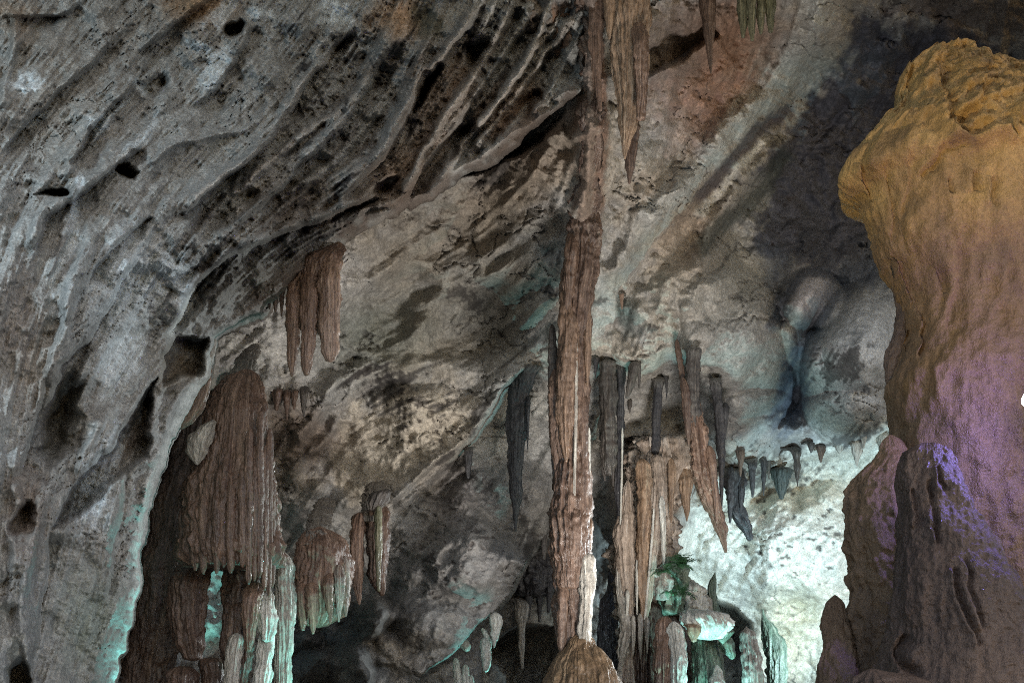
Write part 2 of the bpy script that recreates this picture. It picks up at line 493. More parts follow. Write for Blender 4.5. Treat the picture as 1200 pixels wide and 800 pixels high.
B.spot(600, 560, 40, 30, S(100, 98, 98), .6)
B.spot(350, 510, 40, 60, S(110, 94, 82), .8, 60); B.spot(300, 400, 40, 30, PALE, .6); B.spot(400, 320, 25, 60, S(160, 158, 154), .6, 60)
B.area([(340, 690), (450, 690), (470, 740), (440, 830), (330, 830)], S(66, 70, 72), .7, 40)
B.line([(1045, 300), (985, 333), (952, 385), (936, 430), (925, 505)], 17, S(66, 73, 86), .55); B.line([(902, 395), (918, 345), (950, 314), (992, 328)], 9, S(66, 70, 80), .8)  # dark bands outline boulder and knob with painted shade
B.line([(945, 400), (915, 440), (900, 500)], 8, S(74, 84, 100), .6); B.line([(880, 285), (920, 300), (900, 340)], 14, S(64, 70, 80), .6)  # more cleft shade painted around the bulges
# black crusts, chips and specks
for cx, cy, rx, ry, a in [(455, 440, 40, 9, 10), (450, 455, 26, 18, -20), (490, 468, 26, 6, -20), (520, 475, 18, 6, 25), (470, 500, 10, 6, 0), (580, 205, 22, 6, 35),
                          (575, 340, 12, 4, 20), (550, 350, 22, 14, -40), (655, 305, 7, 8, 60), (700, 350, 14, 5, 10), (640, 340, 8, 12, 60), (470, 485, 18, 4, -50),
                          (645, 655, 30, 26, 0), (620, 640, 10, 40, 10), (690, 500, 12, 12, 0), (705, 668, 22, 20, 0), (985, 430, 26, 14, 20), (545, 550, 10, 30, 50),
                          (610, 420, 24, 4, 40), (560, 480, 30, 5, 50), (1000, 510, 36, 7, 20), (900, 560, 40, 16, 10), (760, 380, 10, 4, 0)]:
    B.spot(cx, cy, rx, ry, S(52, 49, 48), .75, a, 1.8, 1.4, .3)
chip = fbm(B.X / 7, B.Y / 5, 0, 2, 61) + .12 * licB1 + .45 * B.mid
zone = np.zeros(B.X.shape, np.float32)
for cx, cy, rx, ry in [(480, 510, 90, 60), (540, 650, 90, 90), (930, 620, 90, 90), (830, 140, 60, 40), (770, 570, 60, 50), (880, 250, 70, 60), (990, 440, 60, 60), (600, 60, 90, 90)]:
    zone = np.maximum(zone, sstep(1.2, .5, np.hypot((B.WX - cx) / rx, (B.WY - cy) / ry)))
cm = sstep(.62, .85, chip) * zone
B.paint(.8 * cm, S(52, 46, 44)); B.D += .06 * cm
B.line([(500, 210), (560, 190), (620, 155), (655, 130)], 4, S(170, 168, 160), .6)

B.paint(.55 * crkB, S(58, 53, 50))
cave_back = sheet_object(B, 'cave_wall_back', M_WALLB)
cave_back['label'] = 'grey and tan overhanging back wall of the cave behind the column and stalactites'

# ------------------------------------------------------------------ left wall
W = Sheet(-420, 770, -330, 1010, 1.5, ((-12, 740), (-12, 812)), 5)
fL = tps([(0, 0, 9), (0, 400, 7.6), (0, 800, 7), (200, 0, 10.5), (200, 300, 9.6), (150, 600, 9.2), (100, 800, 8.6), (400, 0, 12), (400, 200, 11.6),
          (400, 280, 12.4), (600, 0, 14), (600, 150, 13.8), (700, 60, 14.8), (720, 0, 14.7), (250, 390, 10.8), (330, 330, 11.8), (-420, 0, 6), (-420, 800, 5),
          (-420, -330, 5.5), (200, -330, 8.5), (700, -330, 12), (100, 1000, 8.6), (-400, 1000, 5)])
W.D[:] = fL(W.X, W.Y)
angL = tps([(a, b, math.radians(c)) for a, b, c in [
    (60, 60, 50), (120, 160, 48), (250, 100, 48), (300, 220, 42), (400, 120, 50), (470, 150, 58), (560, 90, 55), (640, 60, 62), (580, 170, 40), (450, 240, 32),
    (330, 310, 35), (230, 330, 55), (120, 330, 62), (40, 330, 70), (60, 500, 76), (150, 480, 58), (100, 680, 72), (20, 700, 80), (150, 620, 78), (200, 430, 50)]])(W.X, W.Y).astype(np.float32)
lic0, lic1, lic2 = W.lic(angL, 6, 0, 31), W.lic(angL, 16, 3.6, 32), W.lic(angL, 55, 12, 33)
lic3 = W.lic(angL, 110, 34, 34, 22)
W.streak = lic1
big = fbm(W.X / 170, W.Y / 170, 0, 4, 41)
med = fbm(W.X / 50, W.Y / 50, 0, 4, 45)
rid = .5 - np.abs(fbm(W.X / 30, W.Y / 30, 0, 3, 47))
rough_zone = np.zeros(W.X.shape, np.float32)
for cx, cy, rx, ry in [(420, 110, 110, 90), (330, 260, 120, 60), (540, 110, 130, 80), (230, 320, 60, 40), (620, 40, 90, 60)]:
    rough_zone = np.maximum(rough_zone, sstep(1.2, .5, np.hypot((W.WX - cx) / rx, (W.WY - cy) / ry)))
k = W.D / 10
strW = sstep(-.2, .5, fbm(W.X / 120, W.Y / 120, 0, 3, 48)) 
rgw = fbm(W.WX / 16, W.WY / 14, 0, 5, 49, .62)
crk = sstep(.05, .01, np.abs(fbm(W.WX * .77 / 60 - W.WY * .64 / 60, W.WX * .64 / 20 + W.WY * .77 / 20, 0, 4, 66))) * sstep(-.1, .25, fbm(W.X / 110, W.Y / 110, 0, 2, 67))
W.D += k * (.05 * crk + .075 * np.minimum(np.abs(lic3), 1.6)) + rough_zone * .14 * np.minimum(np.abs(lic3), 1.5)
W.D -= k * (.30 * big + .14 * med + .006 * lic0 + .013 * lic1 + (.006 + .014 * strW) * lic2 + .06 * rid + .036 * rgw) + rough_zone * (.03 * np.maximum(0, lic2) + .012 * lic1 + .14 * rid + .06 * rgw)

for pl, wd, h in [([(70, 205), (110, 165), (145, 115), (165, 85)], 4, .14), ([(215, 255), (240, 215), (320, 165), (345, 110), (400, 50)], 6, .2),
                  ([(160, 200), (210, 165), (290, 150), (330, 110)], 4, .12), ([(30, 290), (60, 240), (130, 200)], 5, .16),
                  ([(270, 240), (330, 170), (400, 130), (440, 80)], 5, .2), ([(480, 260), (540, 170), (600, 90), (660, 20)], 5, .5),
                  ([(500, 240), (560, 150), (620, 70), (650, -10)], 4, .5), ([(470, 230), (510, 150), (570, 70), (600, 0)], 5, .5),
                  ([(545, 190), (590, 130), (640, 60), (690, 10)], 5, .5), ([(430, 200), (460, 140), (520, 60), (560, 0)], 5, .5),
                  ([(420, 262), (470, 242), (550, 192), (600, 160), (668, 112)], 4, .3), ([(400, 262), (450, 240), (520, 205)], 4, .2),
                  ([(55, 330), (75, 270), (90, 200)], 4, .12), ([(40, 560), (60, 440), (90, 330), (110, 250)], 9, .25), ([(70, 480), (110, 420), (150, 340)], 6, .14),
                  ([(165, 620), (190, 500), (230, 440)], 5, .2), ([(0, 130), (20, 60), (10, 10)], 6, .2), ([(20, 560), (26, 640), (10, 720)], 10, .3), ([(30, 800), (26, 700), (50, 560)], 9, .25),
                  ([(250, 300), (300, 240), (370, 200)], 6, .18), ([(195, 360), (260, 300), (340, 260), (400, 240)], 6, .2)]:
    W.ridge(pl, wd, h)
for pl, h, r in [([(190, 405), (215, 350), (255, 305), (330, 268), (400, 250), (450, 228)], .9, 45), ([(215, 262), (240, 222), (300, 180), (345, 120), (385, 62), (420, 20)], .6, 30), ([(78, 192), (110, 150), (140, 115), (165, 85)], .4, 16),
                 ([(35, 290), (60, 250), (130, 205), (170, 170)], .3, 30), ([(300, 250), (350, 190), (400, 150), (440, 90), (470, 40)], .5, 24), ([(400, 240), (440, 190), (480, 130), (520, 60), (560, 10)], .6, 26), ([(470, 235), (520, 170), (560, 110), (600, 50), (640, 0)], .6, 24),
                 ([(60, 440), (95, 410), (130, 350), (160, 300)], .3, 40), ([(20, 560), (40, 500), (50, 440)], .3, 30), ([(100, 330), (130, 290), (180, 250)], .25, 30), ([(0, 22), (40, 19), (75, 19), (90, 0)], .2, 20), ([(0, 180), (40, 130), (90, 90), (140, 40)], .25, 30),
                 ([(160, 60), (220, 20), (260, -20)], .3, 25), ([(225, 130), (260, 100), (300, 30)], .3, 20), ([(120, 700), (140, 620), (150, 540)], .3, 25), ([(30, 800), (50, 700), (60, 620)], .35, 30)]:
    W.ledge(pl, h, r, 3.0)
W.ledge([(560, 186), (600, 158), (640, 132), (690, 100)], .9, 40, 2)


def ell(cx, cy, rx, ry, a=0, n=14):
    a = math.radians(a)
    return [(cx + rx * math.cos(t) * math.cos(a) + ry * math.sin(t) * math.sin(a), cy - rx * math.cos(t) * math.sin(a) + ry * math.sin(t) * math.cos(a)) for t in np.linspace(0, 2 * math.pi, n, False)]


for e, h, so in [([(40, 233), (54, 224), (64, 220), (80, 230), (72, 237), (58, 236)], .6, 5), ([(138, 203), (144, 196), (154, 195), (163, 201), (156, 209), (144, 208)], .6, 4), (ell(272, 37, 16, 10, 0), .6, 4), (ell(497, 100, 34, 9, 62), 1.0, 4),
                 ([(62, 445), (84, 440), (98, 458), (98, 490), (84, 520), (58, 540), (36, 530), (40, 490)], .8, 24), ([(186, 438), (160, 466), (138, 500), (106, 540), (84, 578), (66, 620), (96, 610), (122, 582), (150, 554), (172, 540), (168, 510), (180, 478)], .9, 9),
                 ([(186, 424), (205, 395), (247, 390), (242, 420), (230, 442), (200, 446)], .9, 6), (ell(185, 100, 22, 14, 30), .35, 10), (ell(560, 60, 14, 26, -35), .5, 8),
                 (ell(450, 220, 18, 8, 40), .4, 6), (ell(545, 165, 12, 26, -30), .5, 7), (ell(20, 790, 14, 22, 0), .8, 6), (ell(28, 610, 12, 26, -10), .5, 8), (ell(620, 120, 10, 20, -40), .5, 6)]:
    W.pit(e, h, so, .95)

W.col[:] = S(134, 134, 130)
W.paint(.7 * sstep(-.2, .9, big + .5 * rgw), S(121, 117, 110)); W.paint(.35 * sstep(.2, 1.8, .5 * lic1 + rgw), PALE); W.paint(.3 * sstep(.4, 1.8, -lic2 * strW - rgw), S(86, 78, 70))
W.paint(.3 * sstep(.6, 2.0, -.5 * lic1 - rgw), S(70, 62, 56))
W.paint(.6 * rough_zone * sstep(-.6, 1.0, -.5 * lic2 - .6 * rgw - .3 * med), S(82, 72, 64)); W.paint(.4 * rough_zone * sstep(.6, 1.8, .6 * lic2 + rgw), S(166, 160, 152)); W.paint(.4 * crk, S(56, 50, 47))
W.spot(470, 200, 60, 40, S(120, 96, 74), .7, 50); W.spot(520, 110, 40, 60, S(118, 96, 78), .65, -30); W.spot(600, 130, 30, 40, S(128, 98, 74), .6, -30)
W.spot(235, 6, 42, 26, S(136, 104, 66), .7); W.spot(470, 18, 40, 24, S(138, 106, 72), .75); W.spot(500, 20, 18, 20, S(70, 74, 62), .7); W.spot(10, 20, 40, 30, S(126, 100, 70), .5)
W.spot(60, 120, 60, 60, S(138, 134, 126), .5); W.spot(360, 240, 60, 40, S(96, 84, 72), .6); W.spot(330, 330, 60, 24, S(84, 74, 62), .8, 30)
W.spot(270, 330, 60, 30, S(80, 72, 62), .7, 30); W.spot(215, 430, 30, 26, S(92, 80, 62), .9); W.spot(130, 530, 20, 70, S(86, 72, 60), .7, -38); W.spot(30, 600, 26, 60, S(108, 92, 78), .7)
W.spot(70, 490, 26, 46, S(80, 80, 74), .7, -20); W.spot(40, 440, 40, 60, S(120, 108, 94), .5); W.spot(20, 380, 30, 60, S(110, 98, 88), .5)
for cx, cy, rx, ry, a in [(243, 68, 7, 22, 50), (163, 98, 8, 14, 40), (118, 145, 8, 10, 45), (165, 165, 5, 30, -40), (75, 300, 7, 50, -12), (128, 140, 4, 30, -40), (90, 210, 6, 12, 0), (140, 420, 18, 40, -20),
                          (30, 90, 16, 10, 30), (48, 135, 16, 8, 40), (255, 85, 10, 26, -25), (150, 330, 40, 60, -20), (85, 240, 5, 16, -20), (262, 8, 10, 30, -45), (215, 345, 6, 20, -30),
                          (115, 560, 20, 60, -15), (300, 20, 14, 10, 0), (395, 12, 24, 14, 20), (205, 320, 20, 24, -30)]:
    W.spot(cx, cy, rx, ry, S(196, 204, 206), .6, a, .9, .8)  # pale calcite tone, with cool lamp highlights painted in
W.line([(420, 262), (470, 242), (550, 192), (600, 160), (668, 112)], 4, S(166, 160, 152), .35, 2, 1.6)
W.line([(560, 186), (600, 150), (620, 120)], 3, S(180, 176, 168), .6)
W.line([(250, 392), (238, 440), (212, 490), (190, 530), (176, 580), (164, 640), (160, 690), (150, 740)], 6, S(186, 188, 182), .55, 2, 1.2)
W.line([(245, 330), (220, 350), (196, 400)], 4, S(190, 192, 186), .7)
for rl in ([(480, 260), (540, 170), (600, 90), (660, 20)], [(500, 240), (560, 150), (620, 70), (650, -10)], [(470, 230), (510, 150), (570, 70), (600, 0)], [(545, 190), (590, 130), (640, 60), (690, 10)], [(430, 200), (460, 140), (520, 60), (560, 0)], [(270, 240), (330, 170), (400, 130), (440, 80)], [(215, 255), (240, 215), (320, 165), (345, 110), (400, 50)]):
    W.line(rl, 4, S(168, 160, 150), .6, 2, 1.3)
W.spot(110, 730, 40, 60, S(110, 124, 112), .5)
for i in range(34):
    x, y = RS.uniform(330, 690), RS.uniform(0, 260)
    W.spot(x, y, RS.uniform(5, 16), RS.uniform(2, 5), S(40, 37, 36), .8, RS.uniform(35, 65), 1.4, 1.2, .4)
for i in range(18):
    x = RS.uniform(170, 420); y = 330 - (x - 170) * .35 + RS.uniform(-50, 30)
    W.spot(x, y, RS.uniform(5, 18), RS.uniform(3, 6), S(44, 40, 38), .75, RS.uniform(20, 50), 1.4, 1.2, .4)

edge = [(780, -400), (772, 0), (716, 40), (704, 75), (690, 102), (660, 125), (620, 155), (585, 185), (556, 197), (520, 216), (470, 247), (430, 266), (402, 282), (366, 312), (340, 338), (300, 371),
        (262, 390), (250, 398), (242, 438), (215, 488), (200, 510), (184, 560), (170, 600), (163, 650), (160, 690), (152, 730), (138, 770), (130, 800), (118, 900), (110, 1100)]
poly = edge + [(-900, 1100), (-900, -400)]
ex, ey = W.X + 6 * fbm(W.X / 26, W.Y / 26, 0, 4, 76), W.Y + 6 * fbm(W.X / 26, W.Y / 26, 0, 4, 77)
d, _, _ = segdist(ex, ey, edge)
q = np.where(inside(ex, ey, poly), d, -d)
R = 10.0 + 20 * sstep(420, 560, W.Y)
rr = np.clip(1 - q / R, 0, 1)
W.D += np.where(q > 0, .55 * (1 - np.sqrt(np.maximum(0, 1 - rr ** 2))), .55 + .10 * np.maximum(0, -q) ** 2)
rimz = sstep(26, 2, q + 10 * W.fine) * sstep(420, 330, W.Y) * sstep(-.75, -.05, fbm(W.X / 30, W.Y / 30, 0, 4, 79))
W.paint(.75 * rimz, S(84, 70, 60))  # dark brown painted under the lip, shading down the lamplit rim
W.D = np.minimum(W.D, fB(W.X, W.Y) + 1.5)
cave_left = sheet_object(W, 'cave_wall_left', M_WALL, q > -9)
cave_left['label'] = 'grey overhanging left wall of the cave with pits and diagonal ridges'


# ------------------------------------------------------------------ dripstone builders
def thing(name, label, cat, loc, group=None):
    o = bpy.data.objects.new(name, None); C.objects.link(o); o.location = loc
    o.empty_display_size = .2
    o['label'] = label; o['category'] = cat
    if group: o['group'] = group
    return o


SEED = [100]


def tube(name, prof, Y, pal, parent, follow=None, flute=.12, ff=4.5, rag=.09, squash=.8, iso=.035, isoz=1.6, wob=.10, root=False, ease=14., mat=None, nth=None, dy=1.6, lean=0.0, lump=.06, vs_=.35, sculpt=None, hang=True, band=1.0, low=None):
    """a dripstone body: prof = (photo y, left x, right x) from top to bottom, Y metres into the cave"""
    SEED[0] += 1; sd = SEED[0]
    p = np.array(prof, float)
    L = p[-1, 0] - p[0, 0]
    n = int(np.clip(L / dy, 8, 420))
    t = np.linspace(p[0, 0], p[-1, 0], n)
    xl, xr = np.interp(t, p[:, 0], p[:, 1]), np.interp(t, p[:, 0], p[:, 2])
    ker = np.array([1, 2, 3, 2, 1.]) / 9
    if n > 12:
        xl = np.convolve(np.pad(xl, 2, 'edge'), ker, 'valid'); xr = np.convolve(np.pad(xr, 2, 'edge'), ker, 'valid')
    Yd = Y + lean * (t - t[0]) / max(L, 1)
    if follow is not None:
        Yd = np.interp(t, [f[0] for f in follow], [f[1] for f in follow])
    mpp = Yd / F
    xc = ((xl + xr) / 2 - HX) * mpp; r = (xr - xl) / 2 * mpp
    z = EYE + (HY - t) * mpp
    rpx = (xr - xl).max()
    # the outline wanders and swells a little, and the upper end rounds off into the rock behind
    rl = max(float(r.max()), .01)
    xc = xc + wob * r * fbm(z / (rl * 2.2) + sd, 0 * z, 0, 3, sd + 30); r = r * (1 + wob * 1.3 * fbm(z / (rl * 1.1) + sd * 2, 0 * z + 3, 0, 4, sd + 33))
    if root:
        r = r * (1 + .8 * np.exp(-(t - t[0]) / min(9, .12 * L)))
        Yd = Yd + min(.9, 4 * rl) * (1 - np.clip((t - t[0]) / min(16, .3 * L), 0, 1)) ** 2
    else:
        tp = np.clip((t - t[0]) / min(ease, .2 * L), 0, 1); r = r * np.sqrt(np.clip(tp * (2 - tp), .02, 1)); Yd = Yd + np.minimum(.25, rl) * (1 - sstep(0, .3, (t - t[0]) / L))
    ff = float(np.clip(rpx / 8, 2.2, 15)) * ff / 4.5
    if nth is None: nth = int(np.clip(rpx * 2.6, 16, 300))
    th = np.linspace(0, 2 * math.pi, nth, False)
    ct, st = np.cos(th)[None], np.sin(th)[None]
    R_ = np.maximum(r, 1e-4)[:, None]; Z = z[:, None]
    rm = max(float(np.max(r)), .02)
    # flutes run down the body, lumps and ragged edges break them
    f1 = fbm(ct * ff + 0 * Z, st * ff + 0 * Z, Z * vs_ / max(rm, .1) * .5 + sd * 3.1, 3, sd)
    f2 = np.abs(perlin(ct * ff * 1.7 + 0 * Z, st * ff * 1.7 + 0 * Z, Z * vs_ / max(rm, .1) * .4 + sd * 5.7, sd + 4))
    lp = fbm(ct * 1.1 + 0 * Z, st * 1.1 + 0 * Z, Z / (rm * 1.3) + sd, 3, sd + 9)
    rg = fbm(ct * 5 + 0 * Z, st * 5 + 0 * Z, Z / (rm * .22 + .03) + sd, 3, sd + 15)
    g = 1 + flute * (f1 - .2) - flute * 1.1 * (f2 - .25) + lump * lp * 1.5 + rag * rg
    g = g + .05 * wob / .1 * perlin(Z / (rm * .5 + .02), 0 * Z, ct * .6 + sd, sd + 19)
    rr_ = R_ * np.clip(g, .3, 1.7)
    X = xc[:, None] + rr_ * ct; Yv = Yd[:, None] + rr_ * st * squash
    Zv = Z + 0 * ct
    # close the ends
    if r[0] * F / Y > .8:
        X = np.vstack([np.full((1, nth), xc[0]), X]); Yv = np.vstack([np.full((1, nth), Yd[0]), Yv]); Zv = np.vstack([Zv[:1], Zv])
        f1 = np.vstack([f1[:1], f1]); f2 = np.vstack([f2[:1], f2]); rg = np.vstack([rg[:1], rg]); lp = np.vstack([lp[:1], lp])
    X = np.vstack([X, np.full((1, nth), xc[-1])]); Yv = np.vstack([Yv, np.full((1, nth), Yd[-1])]); Zv = np.vstack([Zv, Zv[-1:] - (min(r[-1] * .5, .025) if hang else 0)])
    f1, f2, rg, lp = [np.vstack([a, a[-1:]]) for a in (f1, f2, rg, lp)]
    V = np.stack([X, Yv, Zv], -1).astype(np.float32)
    if iso:
        q3 = fbm(V[..., 0] * 5.5, V[..., 1] * 5.5, V[..., 2] * isoz, 5, sd + 40, .6); am = np.minimum(iso, .25 * np.maximum(np.hypot(V[..., 0] - np.mean(V[..., 0], 1, keepdims=True), V[..., 1] - np.mean(V[..., 1], 1, keepdims=True)), 0))
        V[..., 0] += am * q3 * np.vstack([ct] * len(V)); V[..., 1] += am * q3 * np.vstack([st] * len(V))
    if sculpt is not None: V = sculpt(V)
    H = V.shape[0]
    idx = np.arange(H * nth).reshape(H, nth); nx = np.roll(idx, -1, 1)
    qd = np.stack([idx[:-1], nx[:-1], nx[1:], idx[1:]], -1).reshape(-1, 4)
    # mineral bands along the flutes
    c = np.zeros(V.shape) + pal[0]
    TH, ZZ = np.broadcast_arrays(np.vstack([ct] * H), Zv)
    TS = np.broadcast_to(st, TH.shape)
    s1 = fbm(TH * 2.2, TS * 2.2, ZZ * .5 + sd, 3, sd + 21); s2 = fbm(TH * 5, TS * 5, ZZ * 1.1 + sd, 3, sd + 25)
    if band < 1:
        s1 = fbm(V[..., 0] * 1.1 + sd, V[..., 1] * 1.1, V[..., 2] * .8, 4, sd + 21); s2 = fbm(V[..., 0] * 4, V[..., 1] * 4, V[..., 2] * 2.5, 4, sd + 25)
    c = mix(c, pal[1], sstep(-.35, .5, s1)); c = mix(c, pal[2], .85 * band * sstep(.15, .7, s2))
    c = mix(c, pal[3], .55 * band * sstep(.18, .5, f2) * (f2 > .1))
    if root:
        fr = (Zv[0:1] - Zv) / np.maximum(Zv[0:1] - Zv[-1:], 1e-3) * L
        c = mix(c, S(122, 119, 114), .9 * sstep(1, 0, fr / min(24, .3 * L) + .5 * rg))
    if low is not None: c = mix(c, low[0], .8 * sstep(low[1], low[2], V[..., 2] + .5 * s1))  # browner downwards: mineral change plus lamp falloff put into the colour
    if band < 1: c = mix(c, pal[3], .5 * sstep(.2, .7, -s2 - .3 * s1))
    c = mix(c, pal[0] * .55, .6 * sstep(.25, .8, -rg))
    return build_mesh(name, V.reshape(-1, 3), qd, c.reshape(-1, 3), mat or M_DRIP, parent, parent.location if parent is not None else None)


def hang(name, label, cat, base, Y, parts, group=None, **kw):
    """a formation at photo point base; parts = (part name, profile, palette, extra)"""
    t = thing(name, label, cat, P(base[0], base[1], Y), group)
    for it in parts:
        nm, prof, pal = it[:3]
        e = dict(kw); off = 0
        if len(it) > 3:
            e.update(it[3]); off = e.pop('off', 0)
        if it is parts[0] and cat == 'stalactite': e.setdefault('root', True)
        tube(nm, prof, Y + off, pal, t, **e)
    return t


PB = (S(104, 82, 68), S(124, 100, 84), S(150, 126, 108), S(62, 48, 42))        # brown
PT = (S(126, 102, 80), S(142, 118, 96), S(166, 146, 124), S(78, 62, 50))      # tan
PD = (S(62, 57, 53), S(76, 70, 64), S(98, 90, 82), S(38, 36, 35))              # dark
PBK = (S(44, 43, 45), S(54, 52, 54), S(72, 70, 70), S(30, 29, 31))            # black
PG = (S(140, 134, 124), S(162, 156, 146), S(192, 190, 180), S(86, 78, 70))     # grey calcite
PGR = (S(80, 98, 82), S(100, 112, 96), S(140, 146, 128), S(52, 62, 54))       # algae green
PFT = (S(140, 124, 109), S(160, 144, 129), S(190, 180, 168), S(92, 78, 67))   # pale ragged flutes
PW = (S(176, 174, 164), S(196, 194, 184), S(222, 222, 214), S(120, 110, 100))  # white calcite
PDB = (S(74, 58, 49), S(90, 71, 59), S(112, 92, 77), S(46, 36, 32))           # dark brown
POL = (S(84, 84, 64), S(102, 99, 78), S(126, 120, 98), S(54, 54, 42))        # olive


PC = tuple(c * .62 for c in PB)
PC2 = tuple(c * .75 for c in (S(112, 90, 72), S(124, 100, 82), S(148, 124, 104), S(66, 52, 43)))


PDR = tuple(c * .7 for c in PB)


PWL = (S(112, 106, 98), S(126, 119, 110), S(142, 136, 128), S(80, 72, 66))




# --- hanging from the high ceiling
Yu = 14.1
hang('stalactite', 'long tan fluted stalactite hanging from the top edge, left of the rusty ceiling', 'stalactite', (738, -40), Yu, [
    ('stem', [(-60, 712, 765), (0, 716, 761), (30, 718, 761), (60, 720, 760), (90, 722, 758), (110, 724, 755), (130, 726, 750), (150, 727, 745), (165, 728, 739), (178, 730, 735), (186, 731, 733)], PT, dict(ff=4.5, flute=.2)),
    ('side_spike', [(-40, 690, 714), (0, 692, 711), (40, 690, 707), (70, 692, 706), (100, 697, 705), (130, 702, 705)], PB, dict(off=.25)),
    ('side_spike', [(-20, 706, 724), (20, 709, 719), (38, 711, 717), (46, 713, 715)], PT, dict(off=-.1)),
    ('lobe', [(20, 738, 760), (60, 742, 760), (110, 746, 758), (140, 744, 756)], PB, dict(off=-.22)),
    ('dark_tip', [(130, 733, 750), (170, 732, 747), (195, 733, 744), (215, 736, 739)], PDB, dict(off=.3)),
], squash=.7)
hang('stalactite', 'thin dark brown pointed stalactite on the rusty ceiling at the top', 'stalactite', (830, -30), 15.6, [
    ('stem', [(-40, 816, 842), (0, 820, 840), (30, 823, 838), (55, 827, 836), (75, 830, 835), (86, 832, 834)], PDB)])
hang('flowstone_curtain', 'olive green fringed curtain at the top edge beside the pale ridge', 'curtain', (886, -30), 15.6, [
    ('fold', [(-40, 862, 878), (0, 864, 877), (30, 867, 875), (44, 869, 873)], POL), ('fold', [(-40, 872, 888), (0, 875, 887), (32, 877, 885), (48, 880, 883)], POL, dict(off=-.06)),
    ('fold', [(-40, 884, 899), (0, 886, 897), (30, 888, 895), (40, 890, 893)], POL), ('fold', [(-40, 894, 912), (0, 896, 909), (26, 899, 907), (38, 901, 905)], POL, dict(off=.08))], flute=.25)

# --- three-pronged curtain under the lip of the left wall
hang('flowstone_curtain', 'reddish brown three-pronged curtain hanging under the lip of the left wall', 'curtain', (368, 300), 12.6, [
    ('sheet', [(272, 384, 402), (292, 366, 400), (312, 348, 400), (330, 338, 399), (356, 337, 398), (376, 344, 396), (388, 352, 388)], PB, dict(squash=.35, flute=.18, ff=5)),
    ('prong', [(316, 340, 354), (350, 334, 353), (390, 335, 351), (415, 336, 348), (430, 338, 346), (441, 341, 344)], PB, dict(off=-.06)),
    ('prong', [(310, 348, 372), (345, 350, 372), (380, 352, 371), (415, 352, 369), (430, 353, 366), (439, 356, 362)], PB, dict(off=-.12)),
    ('prong', [(292, 370, 399), (325, 370, 399), (360, 372, 398), (395, 374, 397), (412, 376, 396), (422, 382, 392)], (PB[1], PB[2], PT[1], PB[3]), dict(off=-.1)),
    ('tooth', [(338, 318, 327), (355, 320, 326), (366, 322, 324)], PDB), ('tooth', [(332, 325, 335), (352, 327, 333), (371, 329, 331)], PDB),
    ('tooth', [(345, 312, 319), (356, 314, 318), (362, 315, 317)], PDB)], squash=.6)

# --- the tall column
col = hang('limestone_column', 'tall slender reddish brown column in the middle, reaching from ceiling to mound', 'column', (672, 760), 16.1, [
    ('shaft', [(150, 684, 702), (200, 680, 704), (240, 672, 703), (280, 663, 703), (320, 660, 700), (360, 657, 694), (400, 653, 690), (440, 651, 689), (480, 650, 688), (520, 652, 688), (560, 650, 689),
               (585, 648, 690), (600, 646, 692), (640, 647, 690), (680, 651, 690), (720, 654, 690), (760, 655, 690), (830, 650, 695)], PC, dict(flute=.2, ff=4, rag=.07)),
    ('upper_streak', [(-70, 682, 708), (0, 681, 706), (60, 684, 705), (120, 682, 704), (180, 680, 705), (240, 672, 703), (300, 664, 698)], (PDB[0], S(112, 94, 82), S(132, 118, 106), PDB[3]), dict(flute=.25, rag=.3, squash=.6, wob=.3,
      follow=[(yy, min(16.05, B.at(692, yy) + .16)) for yy in range(-70, 301, 15)])),
    ('flange', [(250, 686, 702), (300, 680, 693), (345, 682, 693), (420, 684, 693), (452, 687, 690)], PC2, dict(off=-.1, flute=.15)),
    ('flange', [(378, 643, 652), (420, 642, 654), (500, 643, 655), (560, 648, 655), (600, 650, 654)], PD, dict(off=.1)),
    ('prong', [(330, 657, 674), (380, 654, 678), (440, 652, 677), (490, 653, 673), (525, 658, 669), (541, 662, 665)], PC2, dict(off=-.16, flute=.16)),
    ('prong', [(270, 664, 680), (310, 660, 676), (350, 661, 671), (372, 664, 667)], PC, dict(off=-.17, flute=.2)),
    ('flange', [(488, 682, 688), (510, 678, 690), (560, 676, 692), (640, 677, 692), (700, 680, 692), (740, 682, 690)], PC, dict(off=-.12)),
    ('rib', [(400, 674, 678), (480, 673, 677), (570, 671, 675), (590, 672, 674)], PG, dict(off=-.22)),
    ('collar', [(580, 650, 690), (600, 645, 692), (625, 646, 692), (660, 650, 690), (690, 655, 686)], PC, dict(off=-.08, flute=.18, ff=5)),
    ('rib', [(500, 689, 692), (560, 688, 692), (640, 687, 691), (660, 688, 690)], PW, dict(off=-.1)),
    ('fluted_foot', [(642, 684, 692), (652, 680, 697), (680, 679, 697), (720, 679, 695), (750, 677, 692), (800, 676, 690)], PG, dict(off=-.25, flute=.3, ff=5)),
    ('flange', [(430, 646, 654), (455, 642, 656), (520, 645, 656), (560, 650, 655)], PC, dict(off=-.05, rag=.2)), ('flange', [(600, 684, 694), (615, 682, 697), (640, 684, 694), (665, 687, 691)], PC2, dict(off=-.1, rag=.2)),
    ('flange', [(690, 650, 660), (705, 646, 664), (730, 648, 662), (752, 652, 657)], PC, dict(off=.05, rag=.2)), ('prong', [(455, 676, 688), (480, 674, 690), (520, 678, 689), (548, 682, 686)], PC, dict(off=-.15)),
    ('spike', [(680, 654, 668), (720, 653, 666), (750, 652, 664), (768, 656, 660)], PC, dict(off=-.2))], squash=.9)
